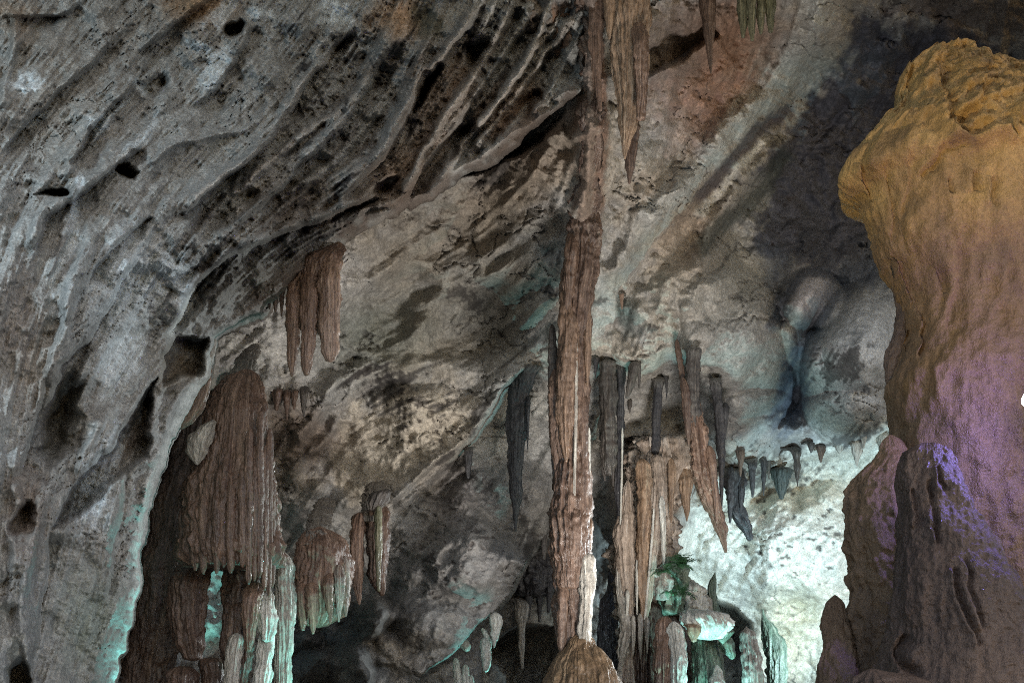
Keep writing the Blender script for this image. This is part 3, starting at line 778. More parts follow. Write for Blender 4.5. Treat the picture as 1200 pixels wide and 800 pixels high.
hang('stalagmite', 'small golden brown mound at the foot of the tall column', 'stalagmite', (690, 976), 15.7, [
    ('body', [(738, 676, 688), (744, 668, 697), (755, 663, 702), (766, 655, 708), (776, 650, 716), (790, 645, 722), (800, 641, 727), (850, 632, 745), (990, 610, 770)], (S(108, 88, 66), S(122, 100, 76), S(142, 120, 94), S(74, 58, 46)), dict(flute=.06, lump=.12)),
    ('shoulder', [(755, 690, 708), (768, 690, 716), (790, 694, 724), (830, 690, 740), (900, 690, 750)], (S(108, 88, 66), S(122, 100, 76), S(142, 120, 94), S(74, 58, 46)), dict(off=-.25, flute=.08, lump=.15))], squash=.9)

# --- the row of stalactites across the middle
hang('stalactite', 'dark grey-brown stalactite tapering to a long point, left of the tall column', 'stalactite', (612, 425), B.at(620, 430) - .2, [
    ('stem', [(418, 622, 634), (428, 606, 632), (440, 598, 626), (460, 597, 621), (480, 595, 621), (500, 594, 621), (515, 596, 617), (530, 597, 614), (550, 597, 613), (570, 598, 612), (582, 599, 611), (600, 601, 607), (622, 603, 605)], PBK, dict(flute=.2, rag=.09)),
    ('side_drip', [(462, 616, 622), (500, 617, 620), (526, 617.5, 619)], PBK, dict(off=-.15))])
Y2 = B.at(715, 425) - .35
hang('stalactite', 'broad dark grey stalactite with ragged fringe, right of the tall column', 'stalactite', (712, 420), Y2, [
    ('stem', [(412, 708, 722), (425, 705, 721), (445, 703, 721), (470, 702, 722), (500, 702, 722), (530, 703, 722), (548, 705, 721), (556, 708, 719)], PD, dict(flute=.22, ff=4)),
    ('drip', [(540, 703, 711), (552, 705, 710), (563, 708, 710)], PD), ('drip', [(540, 714, 721), (558, 716, 720), (570, 718, 719)], PD)])
hang('stalactite', 'very thin black stalactite close beside the broad dark grey one', 'stalactite', (728, 420), Y2 + .2, [
    ('stem', [(418, 722, 734), (440, 723, 733), (470, 723, 731), (500, 722, 731), (540, 721, 730), (570, 720, 730), (600, 722, 729), (622, 724, 728)], PBK, dict(flute=.25, ff=4)),
    ('rib', [(500, 728, 731), (560, 727, 730), (620, 726, 728)], PW, dict(off=-.12))])
hang('stalactite', 'short slanting dark spike right of the black stalactite', 'stalactite', (740, 425), B.at(742, 425) - .1, [
    ('stem', [(415, 744, 752), (430, 738, 750), (450, 734, 744), (466, 733, 737)], PD), ('spike', [(420, 746, 752), (440, 747, 751), (455, 748, 750)], PD)])
hang('stalactite', 'straight black rod stalactite with blunt end above the brown flutes', 'stalactite', (770, 440), B.at(770, 440) - .2, [
    ('stem', [(436, 768, 778), (460, 766, 776), (480, 765, 775), (500, 764, 774), (518, 763, 774), (527, 763, 773), (531, 765, 771)], PBK, dict(flute=.12))])
hang('stalactite', 'tiny black drip just right of the blunt black rod', 'stalactite', (781, 440), B.at(781, 440) - .1, [
    ('stem', [(436, 778, 784), (452, 779.5, 783), (466, 780.5, 782)], PBK)])
Y4 = B.at(810, 410) - .35
hang('stalactite', 'longest brown ragged stalactite of the right group, dark at its top', 'stalactite', (815, 405), Y4, [
    ('root', [(398, 808, 820), (410, 806, 821), (430, 804, 820), (450, 803, 820), (475, 804, 821), (500, 808, 822)], PD, dict(flute=.15)),
    ('stem', [(462, 803, 821), (485, 804, 826), (510, 807, 830), (535, 810, 834), (560, 813, 839), (580, 820, 843), (600, 828, 848), (622, 839, 851), (638, 846, 852), (647, 849, 852)], PB, dict(flute=.26, ff=5, rag=.16, off=-.05)),
    ('prong', [(440, 796, 806), (480, 800, 810), (505, 803, 810), (521, 806, 808)], PDB, dict(off=-.1)),
    ('knob', [(396, 790, 797), (410, 791, 799), (440, 796, 803), (475, 800, 803)], PDB, dict(off=.1)),
    ('prong', [(520, 826, 838), (560, 832, 841), (590, 836, 843), (612, 838, 841)], PB, dict(off=-.2))])
hang('stalactite', 'black forked stalactite right of the longest brown one', 'stalactite', (842, 440), B.at(842, 440) - .3, [
    ('stem', [(436, 839, 845), (446, 834, 845), (475, 835, 847), (500, 838, 849), (520, 839, 850), (545, 842, 849), (575, 843, 848), (600, 844, 846)], PBK, dict(flute=.18)),
    ('fork', [(470, 846, 855), (478, 846, 855), (495, 846, 853), (515, 846, 850)], PBK)])
Y6 = B.at(862, 548) - .25
hang('stalactite', 'ragged black cluster hanging over the bright white wall', 'stalactite', (862, 548), Y6, [
    ('stem', [(540, 848, 872), (560, 849, 872), (590, 852, 871), (605, 856, 876), (618, 866, 882), (632, 876, 882)], PBK, dict(flute=.3, rag=.2, ff=4)),
    ('spike', [(545, 852, 862), (590, 852, 860), (612, 854, 857)], PBK, dict(off=-.15)), ('spike', [(545, 864, 874), (580, 865, 871), (600, 867, 869)], PBK, dict(off=-.1))], rag=.2)
for lab, pr, pal in [
    ('short dark spike right of the ragged black cluster', [(532, 876, 888), (548, 877, 886), (570, 879, 885), (582, 881, 883)], PBK),
    ('wide dark green lump with a jagged end over the bright wall', [(540, 904, 928), (555, 906, 927), (568, 908, 924), (584, 914, 918)], (S(52, 60, 58), S(62, 70, 66), S(84, 88, 82), S(34, 38, 38))),
    ('hourglass dark drip with a thread below, rightmost over the bright wall', [(517, 924, 941), (526, 927, 940), (538, 931, 937), (546, 930, 939), (555, 932, 937), (570, 934, 935)], PD),
    ('stubby dark knob beside the hourglass drip', [(515, 946, 955), (522, 946, 955), (530, 949, 952)], PD),
    ('small dark spike above the brown flutes, left one of a pair', [(520, 731, 744), (530, 733, 743), (548, 736, 739)], PD),
    ('small dark knobby spike above the brown flutes, right one of a pair', [(512, 744, 758), (522, 746, 757), (534, 748, 754), (542, 750, 752)], PBK),
    ('tiny dark peg on the grey slab left of the tapering stalactite', [(520, 544, 553), (545, 545, 553), (560, 547, 550)], PBK),
    ('tiny brown drip right of the column by the green hollow', [(340, 724, 732), (350, 726, 731), (362, 728, 730)], PB),
]:
    b0 = pr[0]
    hang('stalactite', lab, 'stalactite', ((b0[1] + b0[2]) / 2, b0[0]), B.at((b0[1] + b0[2]) / 2, b0[0]) - .12, [('stem', pr, pal)], rag=.14)
for i, (x, y0, l, wd, lab) in enumerate([
        (698, 418, 24, 7, 'small dark drip between the tall column and the broad dark grey stalactite'), (738, 470, 14, 5, 'tiny dark drip on the wall below the slanting dark spike'),
        (784, 512, 26, 6, 'small dark drip just right of the lower end of the blunt black rod'), (797, 520, 38, 8, 'small black drip just left of the longest brown stalactite'),
        (824, 548, 20, 6, 'small dark drip half hidden behind the longest brown stalactite'), (868, 524, 34, 9, 'dark drip rooted above the ragged black cluster'),
        (895, 534, 46, 8, 'long thin dark drip left of the wide dark green lump'), (901, 540, 22, 5, 'short thin drip touching the left side of the dark green lump'),
        (962, 522, 20, 9, 'broad short tooth between the stubby knob and the white teeth')]):
    hang('stalactite', lab, 'stalactite', (x, y0), B.at(x, y0) - .1,
         [('stem', [(y0 - 5, x - wd * .7, x + wd * .6), (y0 + l * .3, x - wd * .45, x + wd * .5), (y0 + l * .7, x - wd * .3, x + wd * .22), (y0 + l, x - .7, x + .5)], (PBK, PD, PDB)[i % 3])], 'small drips of the fringe', rag=.15)
# teeth along the lit edge behind the golden stalagmite
tg = thing('flowstone_curtain', 'white jagged teeth along the brightest edge beside the golden stalagmite', 'curtain', P(1015, 515, 21.2))
for x, l, wd in [(984, 9, 9), (1004, 30, 15), (1012, 12, 6), (1034, 38, 17), (1047, 18, 12)]:
    y0 = 524 - (x - 980) * .32
    tube('tooth', [(y0 - 6, x - wd * .7, x + wd * .7), (y0 + 4, x - wd * .45, x + wd * .45), (y0 + l, x - .6, x + .6)], B.at(x, y0) - .1, PG, tg, rag=.15)

# --- fluted brown columns right of the centre
Yf = 18.6
hang('limestone_column', 'group of pale brown fluted columns with white streaks, right of the tall column', 'column', (750, 900), Yf, [
    ('backing', [(500, 748, 800), (525, 738, 814), (555, 734, 814), (590, 728, 794), (640, 725, 784), (700, 727, 778), (760, 726, 782)], PFT, dict(off=.5, squash=.35, rag=.3, flute=.3, wob=.2, root=True)),
    ('flute', [(560, 732, 742), (590, 728, 743), (620, 720, 744), (660, 722, 744), (700, 726, 743), (735, 728, 741), (800, 725, 745)], PFT, dict(off=-.1)),
    ('flute', [(535, 745, 762), (570, 747, 764), (620, 745, 762), (680, 747, 760), (715, 750, 758), (735, 752, 757)], PT, dict(off=-.2)),
    ('flute', [(530, 762, 780), (570, 764, 781), (610, 760, 778), (660, 757, 770), (700, 754, 764), (735, 753, 756)], PFT, dict(off=0)),
    ('flute', [(535, 782, 792), (570, 783, 791), (600, 784, 789), (612, 786, 788)], PT, dict(off=.2)),
    ('flute', [(545, 796, 812), (580, 798, 810), (600, 802, 808), (610, 804, 806)], PT, dict(off=.3)),
    ('rib', [(580, 772, 779), (620, 774, 780), (660, 776, 779)], PW, dict(off=-.15)), ('rib', [(595, 765, 768), (650, 761, 764), (725, 754, 757), (737, 755, 756)], PW, dict(off=-.25)),
    ('rib', [(655, 744, 749), (700, 745, 748), (720, 746, 747)], PW, dict(off=-.25)), ('rib', [(690, 733, 738), (712, 733, 737), (722, 734, 735)], PW, dict(off=-.3)),
    ('base', [(700, 738, 772), (740, 734, 776), (780, 728, 782), (850, 722, 790), (960, 715, 800)], PDB, dict(off=.15, flute=.25, rag=.12)),
    ('fringe', [(720, 739, 746), (750, 740, 745), (766, 741, 743)], PG, dict(off=-.3)), ('fringe', [(718, 747, 754), (755, 748, 753), (772, 750, 751)], PG, dict(off=-.3)), ('fringe', [(722, 755, 762), (750, 756, 761), (765, 758, 759)], PG, dict(off=-.3)),
    ('bead_string', [(650, 723, 727), (690, 722, 728), (720, 724, 737), (745, 726, 740), (770, 724, 732), (800, 722, 726)], PG, dict(off=-.2, lump=.3))], flute=.26, ff=4.5, rag=.09)
hang('stalagmite', 'dark leaning stalagmite between the tall column and the fluted columns', 'stalagmite', (710, 900), 19.6, [
    ('body', [(655, 716, 722), (690, 712, 722), (704, 703, 722), (720, 702, 724), (760, 700, 726), (850, 696, 730), (940, 690, 734)], PBK, dict(rag=.12))])
hang('stalagmite', 'teal lit fluted curtain stub left of the flat shelf', 'stalagmite', (795, 900), 17.6, [
    ('body', [(726, 786, 798), (734, 784, 803), (760, 786, 804), (800, 786, 806), (850, 784, 810), (930, 782, 812)], PW, dict(flute=.25, ff=5)),
    ('back_block', [(720, 770, 792), (750, 768, 790), (800, 766, 790), (930, 762, 792)], PB, dict(off=.1, flute=.2))])
hang('stalagmite', 'green algae covered column under the flat shelf', 'stalagmite', (828, 900), 18.2, [
    ('body', [(738, 814, 842), (760, 812, 842), (790, 811, 846), (850, 808, 850), (940, 804, 854)], PGR, dict(flute=.25, ff=4, rag=.1)),
    ('knob', [(778, 838, 846), (784, 836, 847), (800, 834, 850), (850, 832, 852)], PW, dict(off=-.35, lump=.2))])


sh = hang('flowstone_shelf', 'flat topped white flowstone shelf jutting over the green column', 'shelf', (830, 730), 18.0, [
    ('top', [(711, 806, 822), (714, 800, 838), (720, 797, 852), (728, 798, 860), (735, 803, 862), (741, 812, 856), (748, 818, 846)], PW, dict(flute=.08, rag=.12, lump=.2, squash=.9)),
    ('underside_lobe', [(728, 802, 822), (738, 804, 822), (747, 808, 818), (751, 811, 815)], PT, dict(off=-.3, rag=.15)),
    ('underside_lobe', [(735, 836, 862), (742, 838, 858), (750, 842, 852), (754, 846, 848)], PGR, dict(off=.05, rag=.15)),
    ('rim_tip', [(744, 848, 860), (756, 842, 861), (766, 848, 862), (771, 856, 860)], PGR, dict(off=.2, rag=.15))])
hang('stalagmite', 'pale knobbly upright stalagmite in front of the dark opening', 'stalagmite', (882, 900), 18.4, [
    ('body', [(732, 875, 880), (738, 872, 888), (760, 872, 891), (790, 870, 893), (850, 868, 896), (940, 864, 900)], PG, dict(lump=.16, rag=.12))])
hang('stalagmite', 'pointed green mossy stalagmite against the bright white wall', 'stalagmite', (906, 900), 20.5, [
    ('body', [(711, 896, 899), (722, 895, 901), (735, 894, 912), (750, 896, 918), (780, 900, 921), (850, 898, 924), (940, 894, 930)], PGR, dict(flute=.22, rag=.14)),
    ('spine', [(735, 900, 904), (760, 900, 905), (785, 902, 904)], PGR, dict(off=-.3))])
hang('stalagmite', 'small grey-green horn beside the ferns', 'stalagmite', (836, 720), 19.6, [
    ('horn', [(667, 840, 842), (680, 834, 842), (692, 831, 842), (706, 834, 842), (730, 834, 846), (800, 830, 850), (930, 826, 856)], PGR, dict(rag=.1)),
    ('spur', [(690, 820, 828), (705, 818, 834), (730, 816, 840)], PG, dict(off=-.1, rag=.15))])
hang('rock_heap', 'rough heap of pale and dark lumps carrying the ferns', 'rock', (790, 900), 19.0, [
    ('lump', [(640, 778, 790), (652, 774, 800), (670, 772, 804), (690, 774, 806), (720, 772, 808)], PGR, dict(lump=.35, rag=.25)),
    ('lump', [(662, 768, 782), (675, 764, 786), (690, 766, 786), (702, 770, 782)], PG, dict(lump=.3, off=-.35, rag=.2)),
    ('lump', [(676, 802, 816), (690, 800, 824), (710, 798, 828), (724, 800, 826)], PW, dict(lump=.35, rag=.25, off=-.1)),
    ('lump', [(700, 766, 790), (715, 762, 800), (740, 762, 806), (790, 758, 820), (940, 750, 840)], PDB, dict(lump=.25, rag=.2))], flute=.1)

# --- teal ledge and the dark cluster under the grey slab
Yl = 18.0
hang('flowstone_ledge', 'slanting ledge with teal lit drips at the bottom, left of the dark hollow', 'ledge', (565, 740), Yl, [
    ('drip', [(716, 572, 586), (728, 592 - 17, 589), (742, 593 - 17, 585), (750, 594 - 16, 583)], PW, dict(off=-.1)), ('drip', [(735, 562, 568), (752, 570, 577), (764, 575, 579)][:2] + [(762, 573, 575)], PW),
    ('drip', [(745, 564, 574), (762, 563, 576), (780, 565, 575), (786, 567, 571)], PW, dict(off=-.1, rag=.2)), ('drip', [(738, 573, 582), (750, 577, 582), (758, 578, 580)], PW, dict(off=-.15)),
    ('drip', [(748, 536, 548), (757, 540, 552), (762, 544, 550)], PG), ('drip', [(770, 530, 538), (790, 532, 541), (820, 534, 540)], PW, dict(rag=.2)), ('drip', [(778, 541, 549), (800, 542, 550), (830, 543, 549)], PW, dict(rag=.2)),
    ('drip', [(790, 549, 556), (810, 550, 556), (840, 551, 555)], PW, dict(rag=.2))], rag=.14)
Yc = B.at(630, 655) - .4
hang('stalactite', 'black ragged cluster of short spikes just left of the tall column', 'stalactite', (632, 650), Yc, [
    ('mass', [(640, 610, 636), (655, 606, 650), (672, 605, 655), (688, 606, 652), (698, 608, 640)], PBK, dict(rag=.25, lump=.25)),
    ('spike', [(680, 614, 626), (700, 616, 624), (722, 618, 621)], PBK, dict(off=-.1)), ('spike', [(685, 628, 638), (705, 629, 636), (728, 631, 633)], PBK), ('spike', [(670, 638, 654), (695, 639, 648), (717, 641, 644)], PBK, dict(off=-.1)),
    ('spike', [(668, 646, 655), (682, 648, 653), (690, 650, 651)], PBK, dict(off=.1))], rag=.2)
hang('stalactite', 'pale brown pointed stalactite under the black cluster, over the dark hollow', 'stalactite', (612, 700), Yc - .1, [
    ('stem', [(694, 600, 622), (705, 602, 620), (720, 604, 618), (740, 607, 616), (760, 608, 615), (772, 609, 614), (783, 611, 613)], PG, dict(rag=.1))])
hang('stalactite', 'tiny dark teardrop on the slab left of the tall column', 'stalactite', (637, 625), B.at(637, 625) - .1, [('stem', [(623, 635, 641), (640, 634, 641), (655, 637, 639)], PD)])

# --- lower left: big drapery, domes and shields
YD = 12.6
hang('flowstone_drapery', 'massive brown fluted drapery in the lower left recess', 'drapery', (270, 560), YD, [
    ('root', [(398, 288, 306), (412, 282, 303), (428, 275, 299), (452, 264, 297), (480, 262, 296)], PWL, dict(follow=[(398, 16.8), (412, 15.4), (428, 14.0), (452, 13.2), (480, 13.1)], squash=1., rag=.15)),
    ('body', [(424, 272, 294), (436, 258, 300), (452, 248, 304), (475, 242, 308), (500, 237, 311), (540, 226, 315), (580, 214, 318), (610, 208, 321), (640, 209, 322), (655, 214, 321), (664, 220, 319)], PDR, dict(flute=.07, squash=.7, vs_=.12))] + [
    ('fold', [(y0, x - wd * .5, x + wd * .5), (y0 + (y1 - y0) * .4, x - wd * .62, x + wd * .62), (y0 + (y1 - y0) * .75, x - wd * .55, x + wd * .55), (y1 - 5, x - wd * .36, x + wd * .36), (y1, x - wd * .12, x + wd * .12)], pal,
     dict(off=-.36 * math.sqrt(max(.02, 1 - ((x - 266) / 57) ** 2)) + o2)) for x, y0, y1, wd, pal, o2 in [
        (214, 590, 648, 9, PDB, 0), (221, 600, 657, 10, PDB, 0), (229, 585, 668, 11, PDR, 0), (238, 570, 672, 10, PDR, -.02), (246, 600, 660, 9, PDB, 0), (254, 575, 672, 10, PDB, -.02), (262, 590, 664, 9, PDB, 0), (270, 560, 671, 10, PDR, -.02),  # left folds darker: shade of the unlit side put into the palette
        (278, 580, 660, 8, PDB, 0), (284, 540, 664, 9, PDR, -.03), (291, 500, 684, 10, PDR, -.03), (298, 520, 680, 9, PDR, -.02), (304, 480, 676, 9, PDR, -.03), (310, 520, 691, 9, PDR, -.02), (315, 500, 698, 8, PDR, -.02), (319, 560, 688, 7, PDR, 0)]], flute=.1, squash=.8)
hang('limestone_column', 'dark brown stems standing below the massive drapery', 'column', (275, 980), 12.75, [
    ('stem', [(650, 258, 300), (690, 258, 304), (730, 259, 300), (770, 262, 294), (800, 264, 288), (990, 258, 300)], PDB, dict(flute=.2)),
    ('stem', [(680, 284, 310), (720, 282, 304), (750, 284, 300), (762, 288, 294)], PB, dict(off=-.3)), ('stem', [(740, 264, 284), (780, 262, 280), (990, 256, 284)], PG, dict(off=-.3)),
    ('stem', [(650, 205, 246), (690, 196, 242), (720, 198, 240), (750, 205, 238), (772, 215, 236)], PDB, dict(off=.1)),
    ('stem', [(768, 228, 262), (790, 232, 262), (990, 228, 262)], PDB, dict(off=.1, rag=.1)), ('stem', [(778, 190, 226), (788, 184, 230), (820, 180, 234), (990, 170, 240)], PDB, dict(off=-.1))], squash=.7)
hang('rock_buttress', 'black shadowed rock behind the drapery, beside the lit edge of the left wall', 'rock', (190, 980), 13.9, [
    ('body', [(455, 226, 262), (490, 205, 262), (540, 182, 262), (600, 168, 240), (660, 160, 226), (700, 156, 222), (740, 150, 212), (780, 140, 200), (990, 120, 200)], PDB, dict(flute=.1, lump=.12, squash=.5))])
hang('stalagmite', 'tall domed stalagmite with teal lit right flank beside the drapery', 'stalagmite', (332, 980), 13.0, [
    ('body', [(641, 324, 331), (648, 320, 337), (660, 317, 342), (680, 317, 345), (710, 320, 345), (740, 322, 344), (780, 323, 342), (850, 322, 342), (990, 318, 346)], PG, dict(flute=.26, ff=6, rag=.07))])
hang('stalagmite', 'lower fluted stalagmite lit teal between the drapery stems and the tall dome', 'stalagmite', (308, 980), 12.6, [
    ('cap', [(688, 309, 317), (700, 303, 321), (720, 300, 324), (738, 302, 323), (750, 305, 318)], PW, dict(flute=.3, ff=5)),
    ('body', [(735, 302, 320), (760, 300, 318), (800, 297, 316), (990, 292, 320)], PW, dict(flute=.28, ff=5, off=-.05))])
hang('flowstone_shield', 'rounded brown shield with fringed bottom, right of the tall dome', 'shield', (378, 620), 13.6, [
    ('root', [(574, 378, 394), (590, 370, 392), (606, 362, 388), (624, 358, 388), (640, 356, 390)], PWL, dict(follow=[(574, 19.2), (590, 17.6), (606, 15.4), (624, 13.8), (640, 13.6)], squash=1., rag=.15)),
    ('body', [(612, 364, 378), (620, 356, 390), (632, 350, 400), (650, 345, 407), (670, 343, 410), (690, 343, 410), (706, 344, 409), (718, 348, 405), (727, 355, 394), (733, 363, 382)], PB, dict(flute=.07, ff=7, vs_=.2)),
    ('prong', [(680, 346, 360), (710, 347, 361), (730, 350, 359), (738, 353, 357)], PB, dict(off=-.3)), ('prong', [(680, 356, 374), (715, 358, 373), (732, 361, 371), (742, 365, 368)], PB, dict(off=-.36)),
    ('prong', [(670, 378, 392), (700, 380, 391), (720, 384, 390), (730, 386, 388)], PB, dict(off=-.32)), ('prong', [(660, 390, 403), (700, 392, 403), (718, 394, 400), (728, 396, 398)], (PB[1], PG[0], PG[1], PB[3]), dict(off=-.25)),
    ('prong', [(650, 398, 409), (690, 400, 410), (712, 402, 408), (722, 404, 406)], (PB[1], PG[0], PG[1], PB[3]), dict(off=-.1))], flute=.1, ff=4)
hang('flowstone_curtain', 'dark brown hanging curtain above the shadowed hollow, right of the rounded shield', 'curtain', (434, 590), 16.0, [
    ('root', [(556, 432, 462), (572, 428, 458), (590, 424, 456), (612, 424, 452)], PWL, dict(follow=[(556, 19), (572, 17.6), (590, 16.3), (612, 16.05)], squash=1., rag=.15)),
    ('fold', [(585, 430, 454), (600, 428, 456), (640, 430, 455), (675, 432, 454), (690, 438, 452), (697, 446, 450)], PDB), ('fold', [(598, 411, 430), (640, 410, 427), (680, 412, 425), (700, 418, 424), (708, 420, 422)], PB, dict(off=-.1)),
    ('knob', [(570, 448, 458), (578, 434, 458), (588, 431, 454), (597, 431, 444)], PD, dict(off=-.2)), ('fold', [(590, 438, 448), (650, 440, 448), (692, 442, 446)], POL, dict(off=-.3))], flute=.28, ff=4, squash=.7)
hang('flowstone_curtain', 'row of small dark teeth right of the drapery top', 'curtain', (345, 460), B.at(345, 462) - .2, [
    ('tooth', [(452, 318, 332), (466, 320, 330), (480, 322, 326)], PDB), ('tooth', [(454, 330, 342), (474, 332, 340), (492, 335, 337)], PDB), ('tooth', [(454, 340, 350), (466, 341, 348), (480, 344, 346)], PDB), ('tooth', [(450, 350, 362), (470, 352, 360), (488, 355, 357)], PD)], rag=.12)
hang('rock_flake', 'grey leaf-shaped flake of rock left of the drapery top', 'rock', (232, 515), 12.3, [
    ('flake', [(483, 250, 253), (492, 240, 252), (505, 228, 251), (518, 219, 247), (530, 217, 243), (538, 224, 238), (543, 228, 234)], PG, dict(squash=.3, flute=.05))])
hang('flowstone_curtain', 'brown ribbon fold with a pale edge beside the left wall pits', 'curtain', (222, 470), 11.9, [
    ('fold', [(425, 238, 247), (445, 232, 247), (465, 222, 244), (480, 212, 240), (495, 204, 226), (501, 208, 216)], PB, dict(squash=.4)),
    ('edge', [(395, 244, 256), (420, 240, 250), (450, 231, 238), (475, 217, 223), (498, 203, 207)], PG, dict(off=-.2))])

# --- the golden stalagmite at the right
GP = (S(146, 114, 66), S(164, 130, 78), S(190, 158, 104), S(84, 66, 48))
GB = (S(118, 94, 72), S(130, 104, 78), S(150, 122, 94), S(78, 62, 50))
DG = (S(86, 70, 60), S(100, 82, 70), S(126, 106, 90), S(56, 46, 42))  # dark brown, deepened for the shade on the front mound and rear fold
YG = 8.0


def crease(lines, crown=0):
    def f(V):
        px = HX + V[..., 0] / V[..., 1] * F; py = HY - (V[..., 2] - EYE) / V[..., 1] * F
        cy = V[..., 1].mean(1, keepdims=True)
        front = V[..., 1] < cy
        off = np.zeros(px.shape)
        wob = 5 * fbm(px / 30, py / 30, 0, 3, 3)
        for ln, a, w_ in lines:
            p = smooth(ln, 2)
            d, sd_, t = segdist(px + wob, py + wob * .6, p)
            off += a * (np.exp(-(d / w_) ** 2) - .5 * np.exp(-((d - w_ * 2) / (w_ * 1.6)) ** 2) * (sd_ > 0)) * sstep(0, .1, t) * sstep(1, .9, t)
        if crown:
            ck = sstep(crown + 15, crown - 40, py); ck2 = sstep(1095, 1115, px) * ck
            off += ck * .09 * fbm(V[..., 0] * 5, V[..., 2] * 5, V[..., 1] * 5, 4, 71, .6) + ck2 * (.07 * np.abs(fbm(V[..., 0] * 9, V[..., 2] * 9, V[..., 1] * 9, 4, 72, .6)) - .02)
        # runs of old drip water, thin and shallow, and a pitted skin
        off += .012 * fbm(px / 7, py / 60, 0, 3, 73) + .008 * fbm(px / 5, py / 5, 0, 3, 74)
        V[..., 1] += np.where(front, off, 0)
        return V
    return f


gl = [([(1070, 70), (1066, 100), (1056, 128)], .06, 4), ([(1046, 296), (1062, 330), (1074, 372), (1066, 415)], .16, 4), ([(1056, 300), (1076, 345), (1086, 385), (1078, 420)], .10, 3), ([(1160, 90), (1150, 120), (1130, 140)], .06, 4), ([(1084, 140), (1070, 190), (1060, 260)], .03, 4), ([(1040, 180), (1046, 240), (1050, 290)], .04, 4), ([(1130, 260), (1126, 330), (1112, 400)], .03, 5),
      ([(1040, 128), (1062, 132), (1085, 124), (1108, 124)], .05, 3), ([(1108, 124), (1124, 150), (1140, 158), (1172, 138), (1200, 160)], .09, 4), ([(1145, 165), (1112, 170), (1098, 190), (1080, 212)], .06, 4),
      ([(1105, 60), (1108, 100), (1118, 128)], .07, 5), ([(1012, 190), (1014, 215), (1024, 235)], .08, 4), ([(1052, 305), (1070, 345), (1078, 400)], .09, 4), ([(1044, 310), (1060, 360), (1064, 410)], .1, 4),
      ([(1075, 330), (1090, 370), (1086, 400)], .05, 3), ([(1114, 208), (1118, 228)], .05, 3), ([(1165, 205), (1164, 240)], .05, 3), ([(1140, 195), (1146, 225)], .05, 3), ([(1104, 318), (1108, 345)], .05, 3)]
hang('stalagmite', 'huge golden hooded stalagmite filling the right edge', 'stalagmite', (1180, 1060), YG, [
    ('body', [(26, 1128, 1156), (34, 1110, 1160), (44, 1092, 1166), (56, 1076, 1176), (66, 1068, 1196), (80, 1064, 1226), (100, 1061, 1262), (116, 1058, 1290), (130, 1040, 1306), (145, 1030, 1318), (160, 1014, 1330), (180, 999, 1340), (200, 990, 1345), (211, 989, 1346),
              (218, 998, 1346), (226, 1014, 1346), (250, 1021, 1346), (280, 1027, 1345), (300, 1034, 1342), (325, 1048, 1338), (350, 1060, 1335), (375, 1064, 1334), (400, 1060, 1335), (425, 1050, 1338), (450, 1038, 1342), (480, 1041, 1345), (510, 1043, 1348), (560, 1040, 1360), (640, 1035, 1370), (800, 1020, 1390), (1100, 1000, 1410)],
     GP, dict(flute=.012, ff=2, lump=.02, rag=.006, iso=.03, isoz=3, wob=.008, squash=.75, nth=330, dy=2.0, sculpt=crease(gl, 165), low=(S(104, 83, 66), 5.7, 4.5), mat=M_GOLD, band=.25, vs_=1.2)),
    ('rear_fold', [(286, 1034, 1056), (310, 1038, 1066), (335, 1046, 1074), (360, 1052, 1080), (385, 1049, 1080), (405, 1041, 1074), (425, 1036, 1066), (442, 1037, 1056), (452, 1041, 1048)], DG, dict(off=.12, flute=.1, wob=.03, mat=M_GOLD, band=.15, nth=90)),
    ('hood_lip', [(166, 1008, 1034), (184, 995, 1034), (198, 988, 1032), (207, 986, 1026), (213, 988, 1012), (218, 992, 1000)], GP, dict(off=.02, squash=1.5, flute=.02, wob=.02, rag=.02, iso=.02, mat=M_GOLD, band=.25, nth=90)),
    ('hood_drip', [(214, 1004, 1026), (232, 1006, 1024), (246, 1010, 1023), (256, 1016, 1022)], GB, dict(off=.15, flute=.12, mat=M_GOLD, band=.15, nth=60)),
    ('shoulder', [(498, 1050, 1066), (512, 1045, 1078), (526, 1040, 1088), (538, 1028, 1098), (550, 1016, 1106), (562, 1008, 1111), (580, 1000, 1115), (605, 996, 1118), (630, 992, 1118), (655, 998, 1118), (700, 1000, 1120), (760, 1000, 1120), (1050, 990, 1130)], GB, dict(off=-.45, flute=.02, ff=2, lump=.04, iso=.03, isoz=3, wob=.03, mat=M_GOLD, band=.15, nth=160)),
    ('foot_lobe', [(692, 984, 996), (700, 979, 1002), (720, 973, 1006), (760, 966, 1006), (800, 958, 1008), (1050, 940, 1020)], GB, dict(off=-.55, flute=.03, ff=2, wob=.05, mat=M_GOLD, band=.15, nth=110))])
dl = [([(1085, 560), (1096, 600), (1100, 640)], .05, 3), ([(1118, 660), (1126, 700), (1150, 760)], .06, 3), ([(1132, 650), (1140, 700), (1156, 740)], .05, 3), ([(1062, 740), (1050, 775), (1080, 790)], .08, 5), ([(1070, 570), (1076, 620)], .04, 3), ([(1100, 545), (1108, 575)], .04, 3)]
